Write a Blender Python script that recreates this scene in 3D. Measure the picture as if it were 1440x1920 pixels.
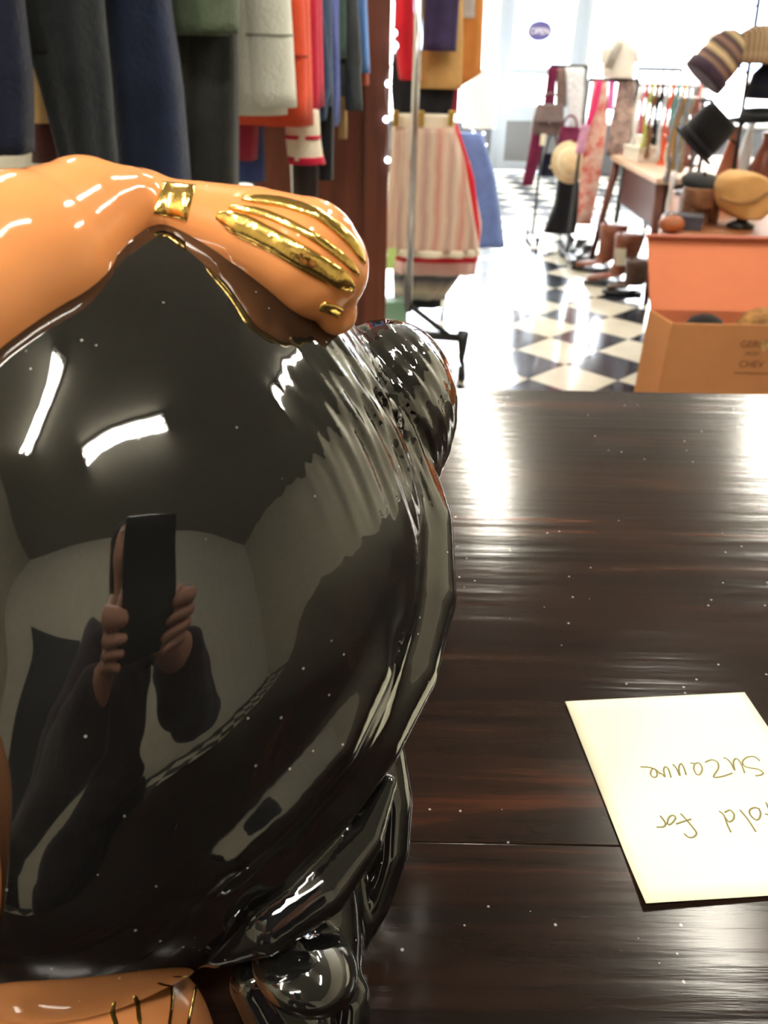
import bpy, math, random
import numpy as np
from mathutils import Vector, Matrix
random.seed(7); np.random.seed(7)
PI = math.pi
for o in list(bpy.data.objects): bpy.data.objects.remove(o)
SC = bpy.context.scene; COL = SC.collection

# ------------------------------------------------------------------ camera, world, exposure
FPX = 1500.0; CAMZ = 1.36; PITCH = math.radians(30); ROLL = 0.02
COUNTER_Z = 1.06; CEIL_Z = 3.30
_r = np.array([1.0, 0, 0]); _u = np.array([0, math.sin(PITCH), math.cos(PITCH)]); FWD = np.array([0, math.cos(PITCH), -math.sin(PITCH)])
RGT = math.cos(ROLL)*_r + math.sin(ROLL)*_u; UPV = -math.sin(ROLL)*_r + math.cos(ROLL)*_u
CAM = np.array([0, 0, CAMZ])
cd = bpy.data.cameras.new('camera'); cam = bpy.data.objects.new('camera', cd); COL.objects.link(cam); SC.camera = cam
cd.sensor_fit = 'VERTICAL'; cd.sensor_height = 24.0; cd.lens = FPX/1920*24.0; cd.clip_start = 0.01; cd.clip_end = 200
cam.matrix_world = Matrix(((RGT[0], UPV[0], -FWD[0], CAM[0]), (RGT[1], UPV[1], -FWD[1], CAM[1]), (RGT[2], UPV[2], -FWD[2], CAM[2]), (0, 0, 0, 1)))
cd.dof.use_dof = True; cd.dof.focus_distance = 0.32; cd.dof.aperture_fstop = 10.5

W = bpy.data.worlds.new('sky'); SC.world = W; W.use_nodes = True
bg = W.node_tree.nodes['Background']; bg.inputs['Color'].default_value = (0.86, 0.93, 1.0, 1); bg.inputs['Strength'].default_value = 21.0
VS = SC.view_settings; VS.view_transform = 'Standard'; VS.look = 'None'; VS.gamma = 1.0; VS.use_curve_mapping = False; VS.exposure = 0.72
SC.cycles.use_light_tree = False; SC.cycles.max_bounces = 7; SC.cycles.diffuse_bounces = 4; SC.cycles.glossy_bounces = 4
TUBE = 58.0          # radiance of the fluorescent tubes

def ray(px, py):
    return FWD + (px-720)/FPX*RGT + (960-py)/FPX*UPV
def at(px, py, Y):
    d = ray(px, py); return CAM + d*(Y/d[1])
def on(px, py, z):
    d = ray(px, py); return CAM + d*((z-CAMZ)/d[2])

# ------------------------------------------------------------------ object helpers
ORG = {}
def finish(o, label, cat, group=None, kind=None):
    if label: o['label'] = label
    if cat: o['category'] = cat
    if group: o['group'] = group
    if kind: o['kind'] = kind
    return o
def thing(name, label, cat, loc, group=None):
    o = bpy.data.objects.new(name, None); o.empty_display_size = 0.05; COL.objects.link(o); o.location = loc
    ORG[o] = np.array(loc, float); return finish(o, label, cat, group)
def link(name, verts, faces, mat, parent=None, smooth=True, label=None, cat=None, group=None, kind=None, mats=None, fmat=None, bevel=0, loc=None, seg=2):
    V = np.asarray(verts, float)
    if parent is not None: org = ORG[parent]
    elif loc is not None: org = np.array(loc, float)
    else: org = np.array([(V[:, 0].min()+V[:, 0].max())/2, (V[:, 1].min()+V[:, 1].max())/2, V[:, 2].min()])
    me = bpy.data.meshes.new(name); me.from_pydata((V-org).tolist(), [], [tuple(int(i) for i in f) for f in faces]); me.update()
    if smooth: me.polygons.foreach_set('use_smooth', [True]*len(me.polygons))
    me.materials.append(mat)
    for m in (mats or []): me.materials.append(m)
    if fmat is not None: me.polygons.foreach_set('material_index', fmat)
    o = bpy.data.objects.new(name, me); COL.objects.link(o); ORG[o] = org
    if parent is not None: o.parent = parent
    else: o.location = org
    if bevel:
        b = o.modifiers.new('bevel', 'BEVEL'); b.width = bevel; b.segments = seg; b.limit_method = 'ANGLE'; b.angle_limit = 0.6
    return finish(o, label, cat, group, kind)
class MB:
    def __init__(s): s.v = []; s.f = []
    def add(s, v, f):
        n = len(s.v); s.v += [tuple(float(c) for c in p) for p in v]; s.f += [tuple(i+n for i in q) for q in f]; return s
    def box(s, a, b):
        x0, y0, z0 = a; x1, y1, z1 = b
        return s.add([(x0,y0,z0),(x1,y0,z0),(x1,y1,z0),(x0,y1,z0),(x0,y0,z1),(x1,y0,z1),(x1,y1,z1),(x0,y1,z1)],
                     [(0,3,2,1),(4,5,6,7),(0,1,5,4),(1,2,6,5),(2,3,7,6),(3,0,4,7)])
    def obox(s, c, ax, ay, az):
        c, ax, ay, az = [np.array(q, float) for q in (c, ax, ay, az)]
        v = [c+sx*ax+sy*ay+sz*az for sz in (-1,1) for sx, sy in ((-1,-1),(1,-1),(1,1),(-1,1))]
        return s.add(v, [(0,3,2,1),(4,5,6,7),(0,1,5,4),(1,2,6,5),(2,3,7,6),(3,0,4,7)])
    def rings(s, R, cap=True, closed=False):
        n = len(R[0]); V = [p for r in R for p in r]; F = []
        m = len(R)
        for i in range(m if closed else m-1):
            j = (i+1) % m
            for k in range(n):
                k2 = (k+1) % n; F.append((i*n+k, i*n+k2, j*n+k2, j*n+k))
        if cap and not closed:
            F.append(tuple(range(n-1, -1, -1))); F.append(tuple((m-1)*n+k for k in range(n)))
        return s.add(V, F)
    def tube(s, path, rad, n=10, cap=True, closed=False, flat=None, nrm=None):
        P = np.array(path, float); m = len(P); R = []
        rad = [rad]*m if np.isscalar(rad) else rad
        ref = np.array([0.13, 0.21, 0.97])
        for i in range(m):
            t = P[min(i+1, m-1)]-P[max(i-1, 0)] if not closed else P[(i+1) % m]-P[i-1]
            t = t/(np.linalg.norm(t)+1e-12)
            if nrm is not None: w = np.array(nrm[i] if np.ndim(nrm) > 1 else nrm, float)
            else: w = ref if abs(t@ref) < 0.95 else np.array([1.0, 0, 0])
            b = np.cross(t, w); b /= np.linalg.norm(b)+1e-12; w = np.cross(b, t)
            if nrm is None: ref = w
            fl = flat if flat else 1.0
            R.append([P[i]+rad[i]*(math.cos(a)*b+fl*math.sin(a)*w) for a in np.linspace(0, 2*PI, n, endpoint=False)])
        return s.rings(R, cap, closed)
    def lathe(s, prof, c, n=28, cap=True, sx=1.0, sy=1.0, tilt=None):
        R = []
        for r, z in prof:
            ring = []
            for a in np.linspace(0, 2*PI, n, endpoint=False):
                p = np.array([sx*r*math.cos(a), sy*r*math.sin(a), z])
                if tilt is not None: p = tilt @ p
                ring.append(np.array(c)+p)
            R.append(ring)
        return s.rings(R, cap)
    def ell(s, c, r, n=20, m=12, R=None):
        rings = []
        for i in range(m+1):
            th = -PI/2+PI*(i/m); th = max(min(th, PI/2-0.06), -PI/2+0.06)
            ring = []
            for a in np.linspace(0, 2*PI, n, endpoint=False):
                p = np.array([r[0]*math.cos(th)*math.cos(a), r[1]*math.cos(th)*math.sin(a), r[2]*math.sin(th)])
                if R is not None: p = R @ p
                ring.append(np.array(c)+p)
            rings.append(ring)
        return s.rings(rings)
    def build(s, name, mat, parent=None, **k): return link(name, s.v, s.f, mat, parent, **k)
def rot(ax, ay, az):
    return np.array(Matrix.Rotation(az, 3, 'Z') @ Matrix.Rotation(ay, 3, 'Y') @ Matrix.Rotation(ax, 3, 'X'))

# ------------------------------------------------------------------ materials
def srgb(r, g, b):
    f = lambda c: (c/255/12.92 if c/255 <= 0.04045 else ((c/255+0.055)/1.055)**2.4)
    return (f(r), f(g), f(b), 1)
MATS = {}
def mat(name, col, rough=0.6, metal=0.0, spec=0.5, coat=0.0, emit=None, var=0.0, vscale=8.0, bump=0.0, bscale=60.0, sheen=0.0, ior=1.5, stretch=(1, 1, 1), col2=None, coords='Object'):
    if name in MATS: return MATS[name]
    m = bpy.data.materials.new(name); m.use_nodes = True; nt = m.node_tree; N = nt.nodes; L = nt.links
    b = N['Principled BSDF']; b.inputs['Base Color'].default_value = col; b.inputs['Roughness'].default_value = rough
    b.inputs['Metallic'].default_value = metal; b.inputs['Specular IOR Level'].default_value = spec; b.inputs['IOR'].default_value = ior
    b.inputs['Coat Weight'].default_value = coat; b.inputs['Coat Roughness'].default_value = 0.05
    b.inputs['Sheen Weight'].default_value = sheen
    if emit:
        b.inputs['Emission Color'].default_value = emit[0]; b.inputs['Emission Strength'].default_value = emit[1]
    if var or bump or col2:
        tc = N.new('ShaderNodeTexCoord'); mp = N.new('ShaderNodeMapping'); mp.inputs['Scale'].default_value = stretch
        L.new(tc.outputs[coords], mp.inputs['Vector'])
    if var or col2:
        nz = N.new('ShaderNodeTexNoise'); nz.inputs['Scale'].default_value = vscale; nz.inputs['Detail'].default_value = 6; nz.inputs['Roughness'].default_value = 0.6
        L.new(mp.outputs[0], nz.inputs['Vector'])
        cr = N.new('ShaderNodeValToRGB'); c2 = col2 if col2 else tuple(min(1, c*(1+var)) for c in col[:3])+(1,)
        c1 = col if col2 else tuple(c*(1-var) for c in col[:3])+(1,)
        cr.color_ramp.elements[0].position = 0.35; cr.color_ramp.elements[1].position = 0.68
        cr.color_ramp.elements[0].color = c1; cr.color_ramp.elements[1].color = c2
        L.new(nz.outputs['Fac'], cr.inputs['Fac']); L.new(cr.outputs['Color'], b.inputs['Base Color'])
    if bump:
        n2 = N.new('ShaderNodeTexNoise'); n2.inputs['Scale'].default_value = bscale; n2.inputs['Detail'].default_value = 4
        L.new(mp.outputs[0], n2.inputs['Vector'])
        bp = N.new('ShaderNodeBump'); bp.inputs['Strength'].default_value = bump; bp.inputs['Distance'].default_value = 0.01
        L.new(n2.outputs['Fac'], bp.inputs['Height']); L.new(bp.outputs['Normal'], b.inputs['Normal'])
    MATS[name] = m; return m
def cloth(name, r, g, b, var=0.25, bs=120, rough=0.9):
    return mat(name, srgb(r, g, b), rough, spec=0.2, var=var, vscale=9, bump=0.35, bscale=bs, sheen=0.15)
def glaze(name, col, rough, ior, dust, wobble):
    m = bpy.data.materials.new(name); m.use_nodes = True; nt = m.node_tree; N = nt.nodes; L = nt.links; b = N['Principled BSDF']
    b.inputs['Roughness'].default_value = rough; b.inputs['IOR'].default_value = ior; b.inputs['Specular IOR Level'].default_value = 0.5
    tc = N.new('ShaderNodeTexCoord')
    vo = N.new('ShaderNodeTexVoronoi'); vo.inputs['Scale'].default_value = 170; vo.inputs['Randomness'].default_value = 1.0; L.new(tc.outputs['Object'], vo.inputs['Vector'])
    lt = N.new('ShaderNodeMath'); lt.operation = 'LESS_THAN'; lt.inputs[1].default_value = 0.055; L.new(vo.outputs['Distance'], lt.inputs[0])
    nz = N.new('ShaderNodeTexNoise'); nz.inputs['Scale'].default_value = 28; L.new(tc.outputs['Object'], nz.inputs['Vector'])
    gt = N.new('ShaderNodeMath'); gt.operation = 'GREATER_THAN'; gt.inputs[1].default_value = 0.46; L.new(nz.outputs['Fac'], gt.inputs[0])
    mu = N.new('ShaderNodeMath'); mu.operation = 'MULTIPLY'; L.new(lt.outputs[0], mu.inputs[0]); L.new(gt.outputs[0], mu.inputs[1])
    n3 = N.new('ShaderNodeTexNoise'); n3.inputs['Scale'].default_value = 22; n3.inputs['Detail'].default_value = 3; L.new(tc.outputs['Object'], n3.inputs['Vector'])
    cr = N.new('ShaderNodeMix'); cr.data_type = 'RGBA'; cr.inputs[6].default_value = tuple(c*0.88 for c in col[:3])+(1,); cr.inputs[7].default_value = tuple(min(1, c*1.1) for c in col[:3])+(1,)
    L.new(n3.outputs['Fac'], cr.inputs[0])
    mx = N.new('ShaderNodeMix'); mx.data_type = 'RGBA'; L.new(mu.outputs[0], mx.inputs[0]); L.new(cr.outputs[2], mx.inputs[6]); mx.inputs[7].default_value = dust
    L.new(mx.outputs[2], b.inputs['Base Color'])
    n2 = N.new('ShaderNodeTexNoise'); n2.inputs['Scale'].default_value = 16; n2.inputs['Detail'].default_value = 1.5; L.new(tc.outputs['Object'], n2.inputs['Vector'])
    bp = N.new('ShaderNodeBump'); bp.inputs['Strength'].default_value = wobble; bp.inputs['Distance'].default_value = 0.01
    L.new(n2.outputs['Fac'], bp.inputs['Height']); L.new(bp.outputs['Normal'], b.inputs['Normal'])
    MATS[name] = m; return m
def wood(name, c1, c2, c3, rough, coat=0.0, sc=(1.2, 26, 26), scratch=True):
    m = bpy.data.materials.new(name); m.use_nodes = True; nt = m.node_tree; N = nt.nodes; L = nt.links; b = N['Principled BSDF']
    b.inputs['Roughness'].default_value = rough; b.inputs['Coat Weight'].default_value = coat; b.inputs['Coat Roughness'].default_value = 0.18
    tc = N.new('ShaderNodeTexCoord'); mp = N.new('ShaderNodeMapping'); mp.inputs['Scale'].default_value = sc; L.new(tc.outputs['Object'], mp.inputs['Vector'])
    n1 = N.new('ShaderNodeTexNoise'); n1.inputs['Scale'].default_value = 1.6; n1.inputs['Detail'].default_value = 8; n1.inputs['Roughness'].default_value = 0.62; n1.inputs['Distortion'].default_value = 0.5
    L.new(mp.outputs[0], n1.inputs['Vector'])
    cr = N.new('ShaderNodeValToRGB'); e = cr.color_ramp.elements; e[0].position = 0.34; e[0].color = c1; e[1].position = 0.75; e[1].color = c3
    k = cr.color_ramp.elements.new(0.58); k.color = c2
    L.new(n1.outputs['Fac'], cr.inputs['Fac'])
    last = cr.outputs['Color']
    if scratch:
        vo = N.new('ShaderNodeTexVoronoi'); vo.inputs['Scale'].default_value = 95; L.new(tc.outputs['Object'], vo.inputs['Vector'])
        lt = N.new('ShaderNodeMath'); lt.operation = 'LESS_THAN'; lt.inputs[1].default_value = 0.065; L.new(vo.outputs['Distance'], lt.inputs[0])
        nz = N.new('ShaderNodeTexNoise'); nz.inputs['Scale'].default_value = 13; L.new(tc.outputs['Object'], nz.inputs['Vector'])
        gt = N.new('ShaderNodeMath'); gt.operation = 'GREATER_THAN'; gt.inputs[1].default_value = 0.5; L.new(nz.outputs['Fac'], gt.inputs[0])
        mu = N.new('ShaderNodeMath'); mu.operation = 'MULTIPLY'; L.new(lt.outputs[0], mu.inputs[0]); L.new(gt.outputs[0], mu.inputs[1])
        mx = N.new('ShaderNodeMix'); mx.data_type = 'RGBA'; L.new(mu.outputs[0], mx.inputs[0]); L.new(last, mx.inputs[6]); mx.inputs[7].default_value = (0.32, 0.31, 0.3, 1); last = mx.outputs[2]
    L.new(last, b.inputs['Base Color'])
    n2 = N.new('ShaderNodeTexNoise'); n2.inputs['Scale'].default_value = 3.0; n2.inputs['Detail'].default_value = 6; L.new(mp.outputs[0], n2.inputs['Vector'])
    bp = N.new('ShaderNodeBump'); bp.inputs['Strength'].default_value = 0.12; bp.inputs['Distance'].default_value = 0.004
    L.new(n2.outputs['Fac'], bp.inputs['Height']); L.new(bp.outputs['Normal'], b.inputs['Normal'])
    MATS[name] = m; return m
def stripes(name, cols, axis, scale, rough=0.9, noise=0.3):
    """woven stripes across the cloth: bands of the object coordinate along one axis"""
    m = bpy.data.materials.new(name); m.use_nodes = True; nt = m.node_tree; N = nt.nodes; L = nt.links; b = N['Principled BSDF']; b.inputs['Roughness'].default_value = rough
    tc = N.new('ShaderNodeTexCoord'); sp = N.new('ShaderNodeSeparateXYZ'); L.new(tc.outputs['Object'], sp.inputs[0])
    nz = N.new('ShaderNodeTexNoise'); nz.inputs['Scale'].default_value = 9; L.new(tc.outputs['Object'], nz.inputs['Vector'])
    m1 = N.new('ShaderNodeMath'); m1.operation = 'MULTIPLY'; m1.inputs[1].default_value = scale; L.new(sp.outputs[axis], m1.inputs[0])
    m2 = N.new('ShaderNodeMath'); m2.operation = 'MULTIPLY_ADD'; m2.inputs[1].default_value = noise; L.new(nz.outputs['Fac'], m2.inputs[0]); L.new(m1.outputs[0], m2.inputs[2])
    fr = N.new('ShaderNodeMath'); fr.operation = 'FRACT'; L.new(m2.outputs[0], fr.inputs[0])
    cr = N.new('ShaderNodeValToRGB'); cr.color_ramp.interpolation = 'LINEAR'; e = cr.color_ramp.elements
    e[0].position = 0; e[0].color = cols[0]; e[1].position = 0.999; e[1].color = cols[0]
    for i, c in enumerate(cols[1:]): q = e.new((i+1)/len(cols)); q.color = c
    L.new(fr.outputs[0], cr.inputs['Fac']); L.new(cr.outputs['Color'], b.inputs['Base Color'])
    MATS[name] = m; return m
def glass(name, tint=(1, 1, 1, 1)):
    m = bpy.data.materials.new(name); m.use_nodes = True; nt = m.node_tree; N = nt.nodes; L = nt.links; N.remove(N['Principled BSDF'])
    t = N.new('ShaderNodeBsdfTransparent'); t.inputs[0].default_value = tint; g = N.new('ShaderNodeBsdfGlossy'); g.inputs['Roughness'].default_value = 0.02
    mx = N.new('ShaderNodeMixShader'); mx.inputs[0].default_value = 0.06; L.new(t.outputs[0], mx.inputs[1]); L.new(g.outputs[0], mx.inputs[2]); L.new(mx.outputs[0], N['Material Output'].inputs['Surface'])
    MATS[name] = m; return m

BLACKG = glaze('black_glaze', (0.006, 0.006, 0.006, 1), 0.03, 1.95, (0.5, 0.5, 0.48, 1), 0.10)
PEACHG = glaze('peach_glaze', srgb(238, 158, 98), 0.10, 1.5, (0.8, 0.7, 0.6, 1), 0.10)
GOLD = mat('gold_lustre', srgb(246, 206, 118), 0.2, metal=1.0, bump=0.15, bscale=90)
COUNTERW = wood('dark_stained_wood', srgb(21, 15, 13), srgb(40, 26, 20), srgb(84, 46, 31), 0.15, sc=(1.5, 24, 24))
COUNTERW.node_tree.nodes['Principled BSDF'].inputs['Specular IOR Level'].default_value = 0.27
PILLARW = wood('red_brown_wood', srgb(84, 42, 28), srgb(106, 56, 38), srgb(126, 72, 50), 0.45, sc=(14, 14, 0.8), scratch=False)
PAPER = mat('pale_yellow_paper', srgb(253, 250, 222), 0.8, var=0.02)
INK = mat('olive_ink', srgb(120, 112, 60), 0.6)
CHROME = mat('chrome', srgb(200, 200, 205), 0.18, metal=1.0)
BLACKM = mat('black_metal', srgb(26, 26, 30), 0.4)
WALLP = mat('cream_plaster', srgb(206, 200, 178), 0.85, var=0.05, bump=0.1)
CEILM = mat('ceiling_paint', srgb(140, 136, 124), 0.9, var=0.05)
CARD = mat('tan_cardboard', srgb(190, 128, 80), 0.85, var=0.08, vscale=4)
CARDIN = mat('orange_cardboard', srgb(212, 122, 84), 0.85, var=0.06, vscale=4)
BRLEATH = mat('brown_leather', srgb(112, 58, 36), 0.45, var=0.25, vscale=14, bump=0.2)
DKLEATH = mat('dark_brown_leather', srgb(70, 46, 36), 0.5, var=0.25, vscale=14, bump=0.2)
WHITEP = mat('white_paint', srgb(235, 238, 240), 0.5)
GREYP = mat('grey_panel', srgb(120, 122, 130), 0.6)
DARKW = mat('dark_brown_wood', srgb(62, 34, 26), 0.4, var=0.3, vscale=6, stretch=(1, 1, 8))
TAG = mat('cream_paper_tag', srgb(232, 226, 206), 0.8)
PANE = glass('window_glass')

# ------------------------------------------------------------------ the room
X0, X1, Y0, Y1 = -2.3, 5.6, -3.2, 11.4
def struct(name, mb, m, **k): return mb.build(name, m, kind='structure', smooth=False, **k)
floor = struct('floor', MB().box((X0-.1, Y0-.1, -0.12), (X1+.1, Y1+.3, -0.008)), mat('tile_grout', srgb(70, 68, 66), 0.8))
struct('ceiling', MB().box((X0-.1, Y0-.1, CEIL_Z), (X1+.1, Y1+.2, CEIL_Z+.1)), CEILM)
struct('wall_left', MB().box((X0-.1, Y0, -0.1), (X0, Y1, CEIL_Z)), WALLP)
struct('wall_right', MB().box((X1, Y0, -0.1), (X1+.1, Y1, CEIL_Z)), WALLP)
struct('wall_back', MB().box((X0-.1, Y0-.1, -0.1), (X1+.1, Y0, CEIL_Z)), WALLP)
d2 = struct('door_2', MB().box((-1.75, Y0, 0), (-.75, Y0+.05, 2.15)), mat('dark_door_paint', srgb(34, 34, 36), .5))
MB().box((-1.62, Y0+.05, 1.15), (-.88, Y0+.065, 2.0)).build('panel', MATS['dark_door_paint'], d2, smooth=False, bevel=.01); MB().box((-1.62, Y0+.05, .2), (-.88, Y0+.065, .95)).build('panel', MATS['dark_door_paint'], d2, smooth=False, bevel=.01)
MB().tube([(-.83, Y0+.05, 1.02), (-.83, Y0+.1, 1.02)], [.012, .03], 12).build('door_knob', CHROME, d2)
# checkered floor tiles laid on the diagonal
TS = 0.305
TBLK = mat('black_floor_tile', srgb(30, 34, 44), 0.16, var=0.25, vscale=5, coat=0.3)
TWHT = mat('cream_floor_tile', srgb(222, 216, 198), 0.16, var=0.08, vscale=5, coat=0.3)
def tile_mesh(m, nm):
    h = TS/2-0.0012; b = MB().box((-h, -h, -0.012), (h, h, 0)); me = bpy.data.meshes.new(nm); me.from_pydata(b.v, [], b.f); me.update(); me.materials.append(m); return me
TM = [tile_mesh(TBLK, 'tile_black'), tile_mesh(TWHT, 'tile_cream')]
T0 = on(1144, 594, 0.0)      # a tile corner seen in the aisle
c45 = math.cos(PI/4); cand = []; rest = [MB(), MB()]
for i in range(-60, 60):
    for j in range(-60, 60):
        u = (i+.5)*TS; v = (j+.5)*TS
        x = T0[0]+c45*(u-v); y = T0[1]+c45*(u+v)
        if not (X0+.21 < x < X1-.21 and Y0+.21 < y < Y1-.1): continue
        k = (i+j+1) % 2
        q = np.array([x, y, 0])-CAM; dz = q@FWD; vis = False
        if dz > .5:
            px = 720+FPX*(q@RGT)/dz; py = 960-FPX*(q@UPV)/dz; vis = 690 < px < 1330 and 300 < py < 790
        if vis: cand.append((y, x, k))
        else: rest[k].add([(x+c45*(a-b), y+c45*(a+b), z) for z in (-.012, 0) for a, b in ((-TS/2+.0012, -TS/2+.0012), (TS/2-.0012, -TS/2+.0012), (TS/2-.0012, TS/2-.0012), (-TS/2+.0012, TS/2-.0012))],
                          [(0,3,2,1),(4,5,6,7),(0,1,5,4),(1,2,6,5),(2,3,7,6),(3,0,4,7)])
cand.sort()
for n, (y, x, k) in enumerate(cand[:300]):
    o = bpy.data.objects.new('tile', TM[k]); COL.objects.link(o); o.parent = floor; o.location = Vector((x, y, 0))-Vector(ORG[floor]); o.rotation_euler = (0, 0, PI/4)
for y, x, k in cand[300:]:
    rest[k].add([(x+c45*(a-b), y+c45*(a+b), z) for z in (-.012, 0) for a, b in ((-TS/2, -TS/2), (TS/2, -TS/2), (TS/2, TS/2), (-TS/2, TS/2))], [(0,3,2,1),(4,5,6,7),(0,1,5,4),(1,2,6,5),(2,3,7,6),(3,0,4,7)])
rest[0].build('black_tiles', TBLK, floor, smooth=False, kind='stuff'); rest[1].build('cream_tiles', TWHT, floor, smooth=False, kind='stuff')

# shop front: bulkhead, glazed windows, glazed door
DX0, DX1 = at(926, 300, Y1)[0], at(926, 300, Y1)[0]+0.98
def front(a, b, z0, z1, y0=0.0, y1=0.12): return MB().box((a, Y1+y0, z0), (b, Y1+y1, z1))
struct('wall_front', front(X0, DX0-.06, -.1, .58).box((DX1+.06, Y1, -.1), (X1, Y1+.12, .58)).box((X0, Y1, 2.95), (X1, Y1+.12, CEIL_Z)), mat('grey_bulkhead', srgb(112, 116, 128), 0.7, var=.08))
n = 0
for a, b in ((X0, -.2), (-.2, DX0-.06), (DX1+.06, 3.9), (3.9, X1)):
    n += 1
    w = struct('window_%d' % n, MB().box((a, Y1+.01, .58), (b, Y1+.11, .66)).box((a, Y1+.01, 2.87), (b, Y1+.11, 2.95)).box((a, Y1+.01, .66), (a+.06, Y1+.11, 2.87)).box((b-.06, Y1+.01, .66), (b, Y1+.11, 2.87)), WHITEP)
    MB().box((a+.06, Y1+.05, .66), (b-.06, Y1+.056, 2.87)).build('pane', PANE, w, smooth=False)
    MB().box((a, Y1-.12, .58), (b, Y1-.002, .61)).build('sill', WHITEP, w, smooth=False)
ALU = mat('blue_white_aluminium', srgb(186, 198, 214), .45)
dr = struct('door_1', MB().box((DX0-.06, Y1-.01, 0), (DX0, Y1+.12, 2.95)).box((DX1, Y1-.01, 0), (DX1+.06, Y1+.12, 2.95)).box((DX0, Y1, 2.2), (DX1, Y1+.11, 2.28)), ALU)
MB().box((DX0, Y1+.03, .02), (DX0+.13, Y1+.08, 2.2)).build('stile', ALU, dr, smooth=False, bevel=.004)
MB().box((DX1-.13, Y1+.03, .02), (DX1, Y1+.08, 2.2)).build('stile', ALU, dr, smooth=False, bevel=.004)
for z0, z1 in ((.02, .12), (.60, .78), (1.12, 1.2), (2.08, 2.2)): MB().box((DX0+.13, Y1+.03, z0), (DX1-.13, Y1+.08, z1)).build('rail', ALU, dr, smooth=False, bevel=.004)
MB().box((DX0+.13, Y1+.045, .12), (DX1-.13, Y1+.065, .60)).build('kick_panel', GREYP, dr, smooth=False)
MB().box((DX0+.13, Y1+.05, .78), (DX1-.13, Y1+.056, 1.12)).build('pane', PANE, dr, smooth=False)
MB().box((DX0+.13, Y1+.05, 1.2), (DX1-.13, Y1+.056, 2.08)).build('pane', PANE, dr, smooth=False)
MB().tube([(DX0+.07, Y1-.04, .95), (DX0+.07, Y1-.07, 1.0), (DX0+.07, Y1-.07, 1.25), (DX0+.07, Y1-.04, 1.3)], .012).build('pull_handle', CHROME, dr)
MB().box((DX0, Y1+.05, 2.28), (DX1, Y1+.056, 2.95)).build('pane', PANE, dr, smooth=False)
# street outside
struct('ground', MB().box((-30, Y1+.3, -0.3), (40, 70, -0.1)), mat('pale_concrete', srgb(170, 170, 172), 0.9, var=.1))
fb = MB().box((-25, 34, -.1), (32, 42, 7)); fac = fb.build('street_facade', mat('pale_brick', srgb(190, 176, 168), .9, var=.1), smooth=False, label='pale building facade across the street seen through the shop door', cat='building')
for k in range(9):
    x = -12+k*4; MB().box((x, 33.95, .9), (x+2.4, 34.02, 3.2)).build('shop_window', mat('blue_grey_glass', srgb(150, 170, 200), .3), fac, smooth=False)

# ceiling fluorescent fixtures: housing with two lit tubes
TUBEM = mat('lit_tube', (1, 1, 1, 1), emit=((1.0, 0.94, 0.82, 1), TUBE))
HOUS = mat('white_enamel', srgb(225, 225, 220), 0.4)
def fixture(x, y, L, ang, where, z=CEIL_Z-.07):
    t = thing('ceiling_light', 'white twin-tube fluorescent ceiling light '+where, 'ceiling light', (x, y, z+.07), 'fluorescent ceiling lights')
    a = math.radians(ang); u = np.array([math.sin(a), math.cos(a), 0]); v = np.array([math.cos(a), -math.sin(a), 0]); c = np.array([x, y, z])
    MB().obox(c+np.array([0, 0, .0445]), v*.09, u*L/2, (0, 0, .0245)).build('housing', HOUS, t, smooth=False, bevel=.006)
    for s in (-1, 1):
        p, q = c+v*s*.045-u*(L/2-.03)-np.array([0, 0, .012]), c+v*s*.045+u*(L/2-.03)-np.array([0, 0, .012])
        MB().tube([p, q], .019, 10).build('tube', TUBEM, t)
        for e in (p, q): MB().obox((e[0], e[1], z), v*.02, u*.02, (0, 0, .02)).build('socket', HOUS, t, smooth=False)
fixture(.70, 5.3, 2.4, 0, 'nearest over the aisle')
fixture(.70, 8.5, 2.4, 0, 'far along the aisle')
fixture(2.75, 5.0, 1.2, 0, 'over the hat display')
fixture(3.6, 7.6, 2.4, 0, 'over the right side racks')
fixture(-1.35, -.6, 1.6, 30, 'above the counter over the ceramic jar')
fixture(-.02, -.95, 1.4, 58, 'behind the counter')
fixture(1.12, 1.92, 1.05, 0, 'past the counter in line with the note')
fixture(-1.2, 2.2, 1.2, 0, 'over the clothes rail')
fixture(2.6, 1.6, 1.2, 0, 'over the open cardboard box')

# ------------------------------------------------------------------ counter
YF = on(1000, 731, COUNTER_Z)[1]; YJ = on(900, 1581, COUNTER_Z)[1]
ct = thing('shop_counter', 'dark stained wooden shop counter with worn glossy top', 'counter', (0.2, .3, 0))
for a, b in ((-.17, YJ-.00015), (YJ+.00015, YF)):
    MB().box((-1.35, a, COUNTER_Z-.045), (2.1, b, COUNTER_Z)).build('board', COUNTERW, ct, smooth=False, bevel=.0004 if b < .5 else .0005, seg=3)
MB().box((-1.28, -.08, .09), (2.03, YF-.06, COUNTER_Z-.046)).build('body', DARKW, ct, smooth=False)
MB().box((-1.25, -.05, 0), (2.0, YF-.1, .09)).build('plinth', DARKW, ct, smooth=False)
for k in range(4):
    x = -1.2+k*.81; MB().box((x, YF-.062, .16), (x+.73, YF-.045, COUNTER_Z-.12)).build('panel', DARKW, ct, smooth=False, bevel=.006)

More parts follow.
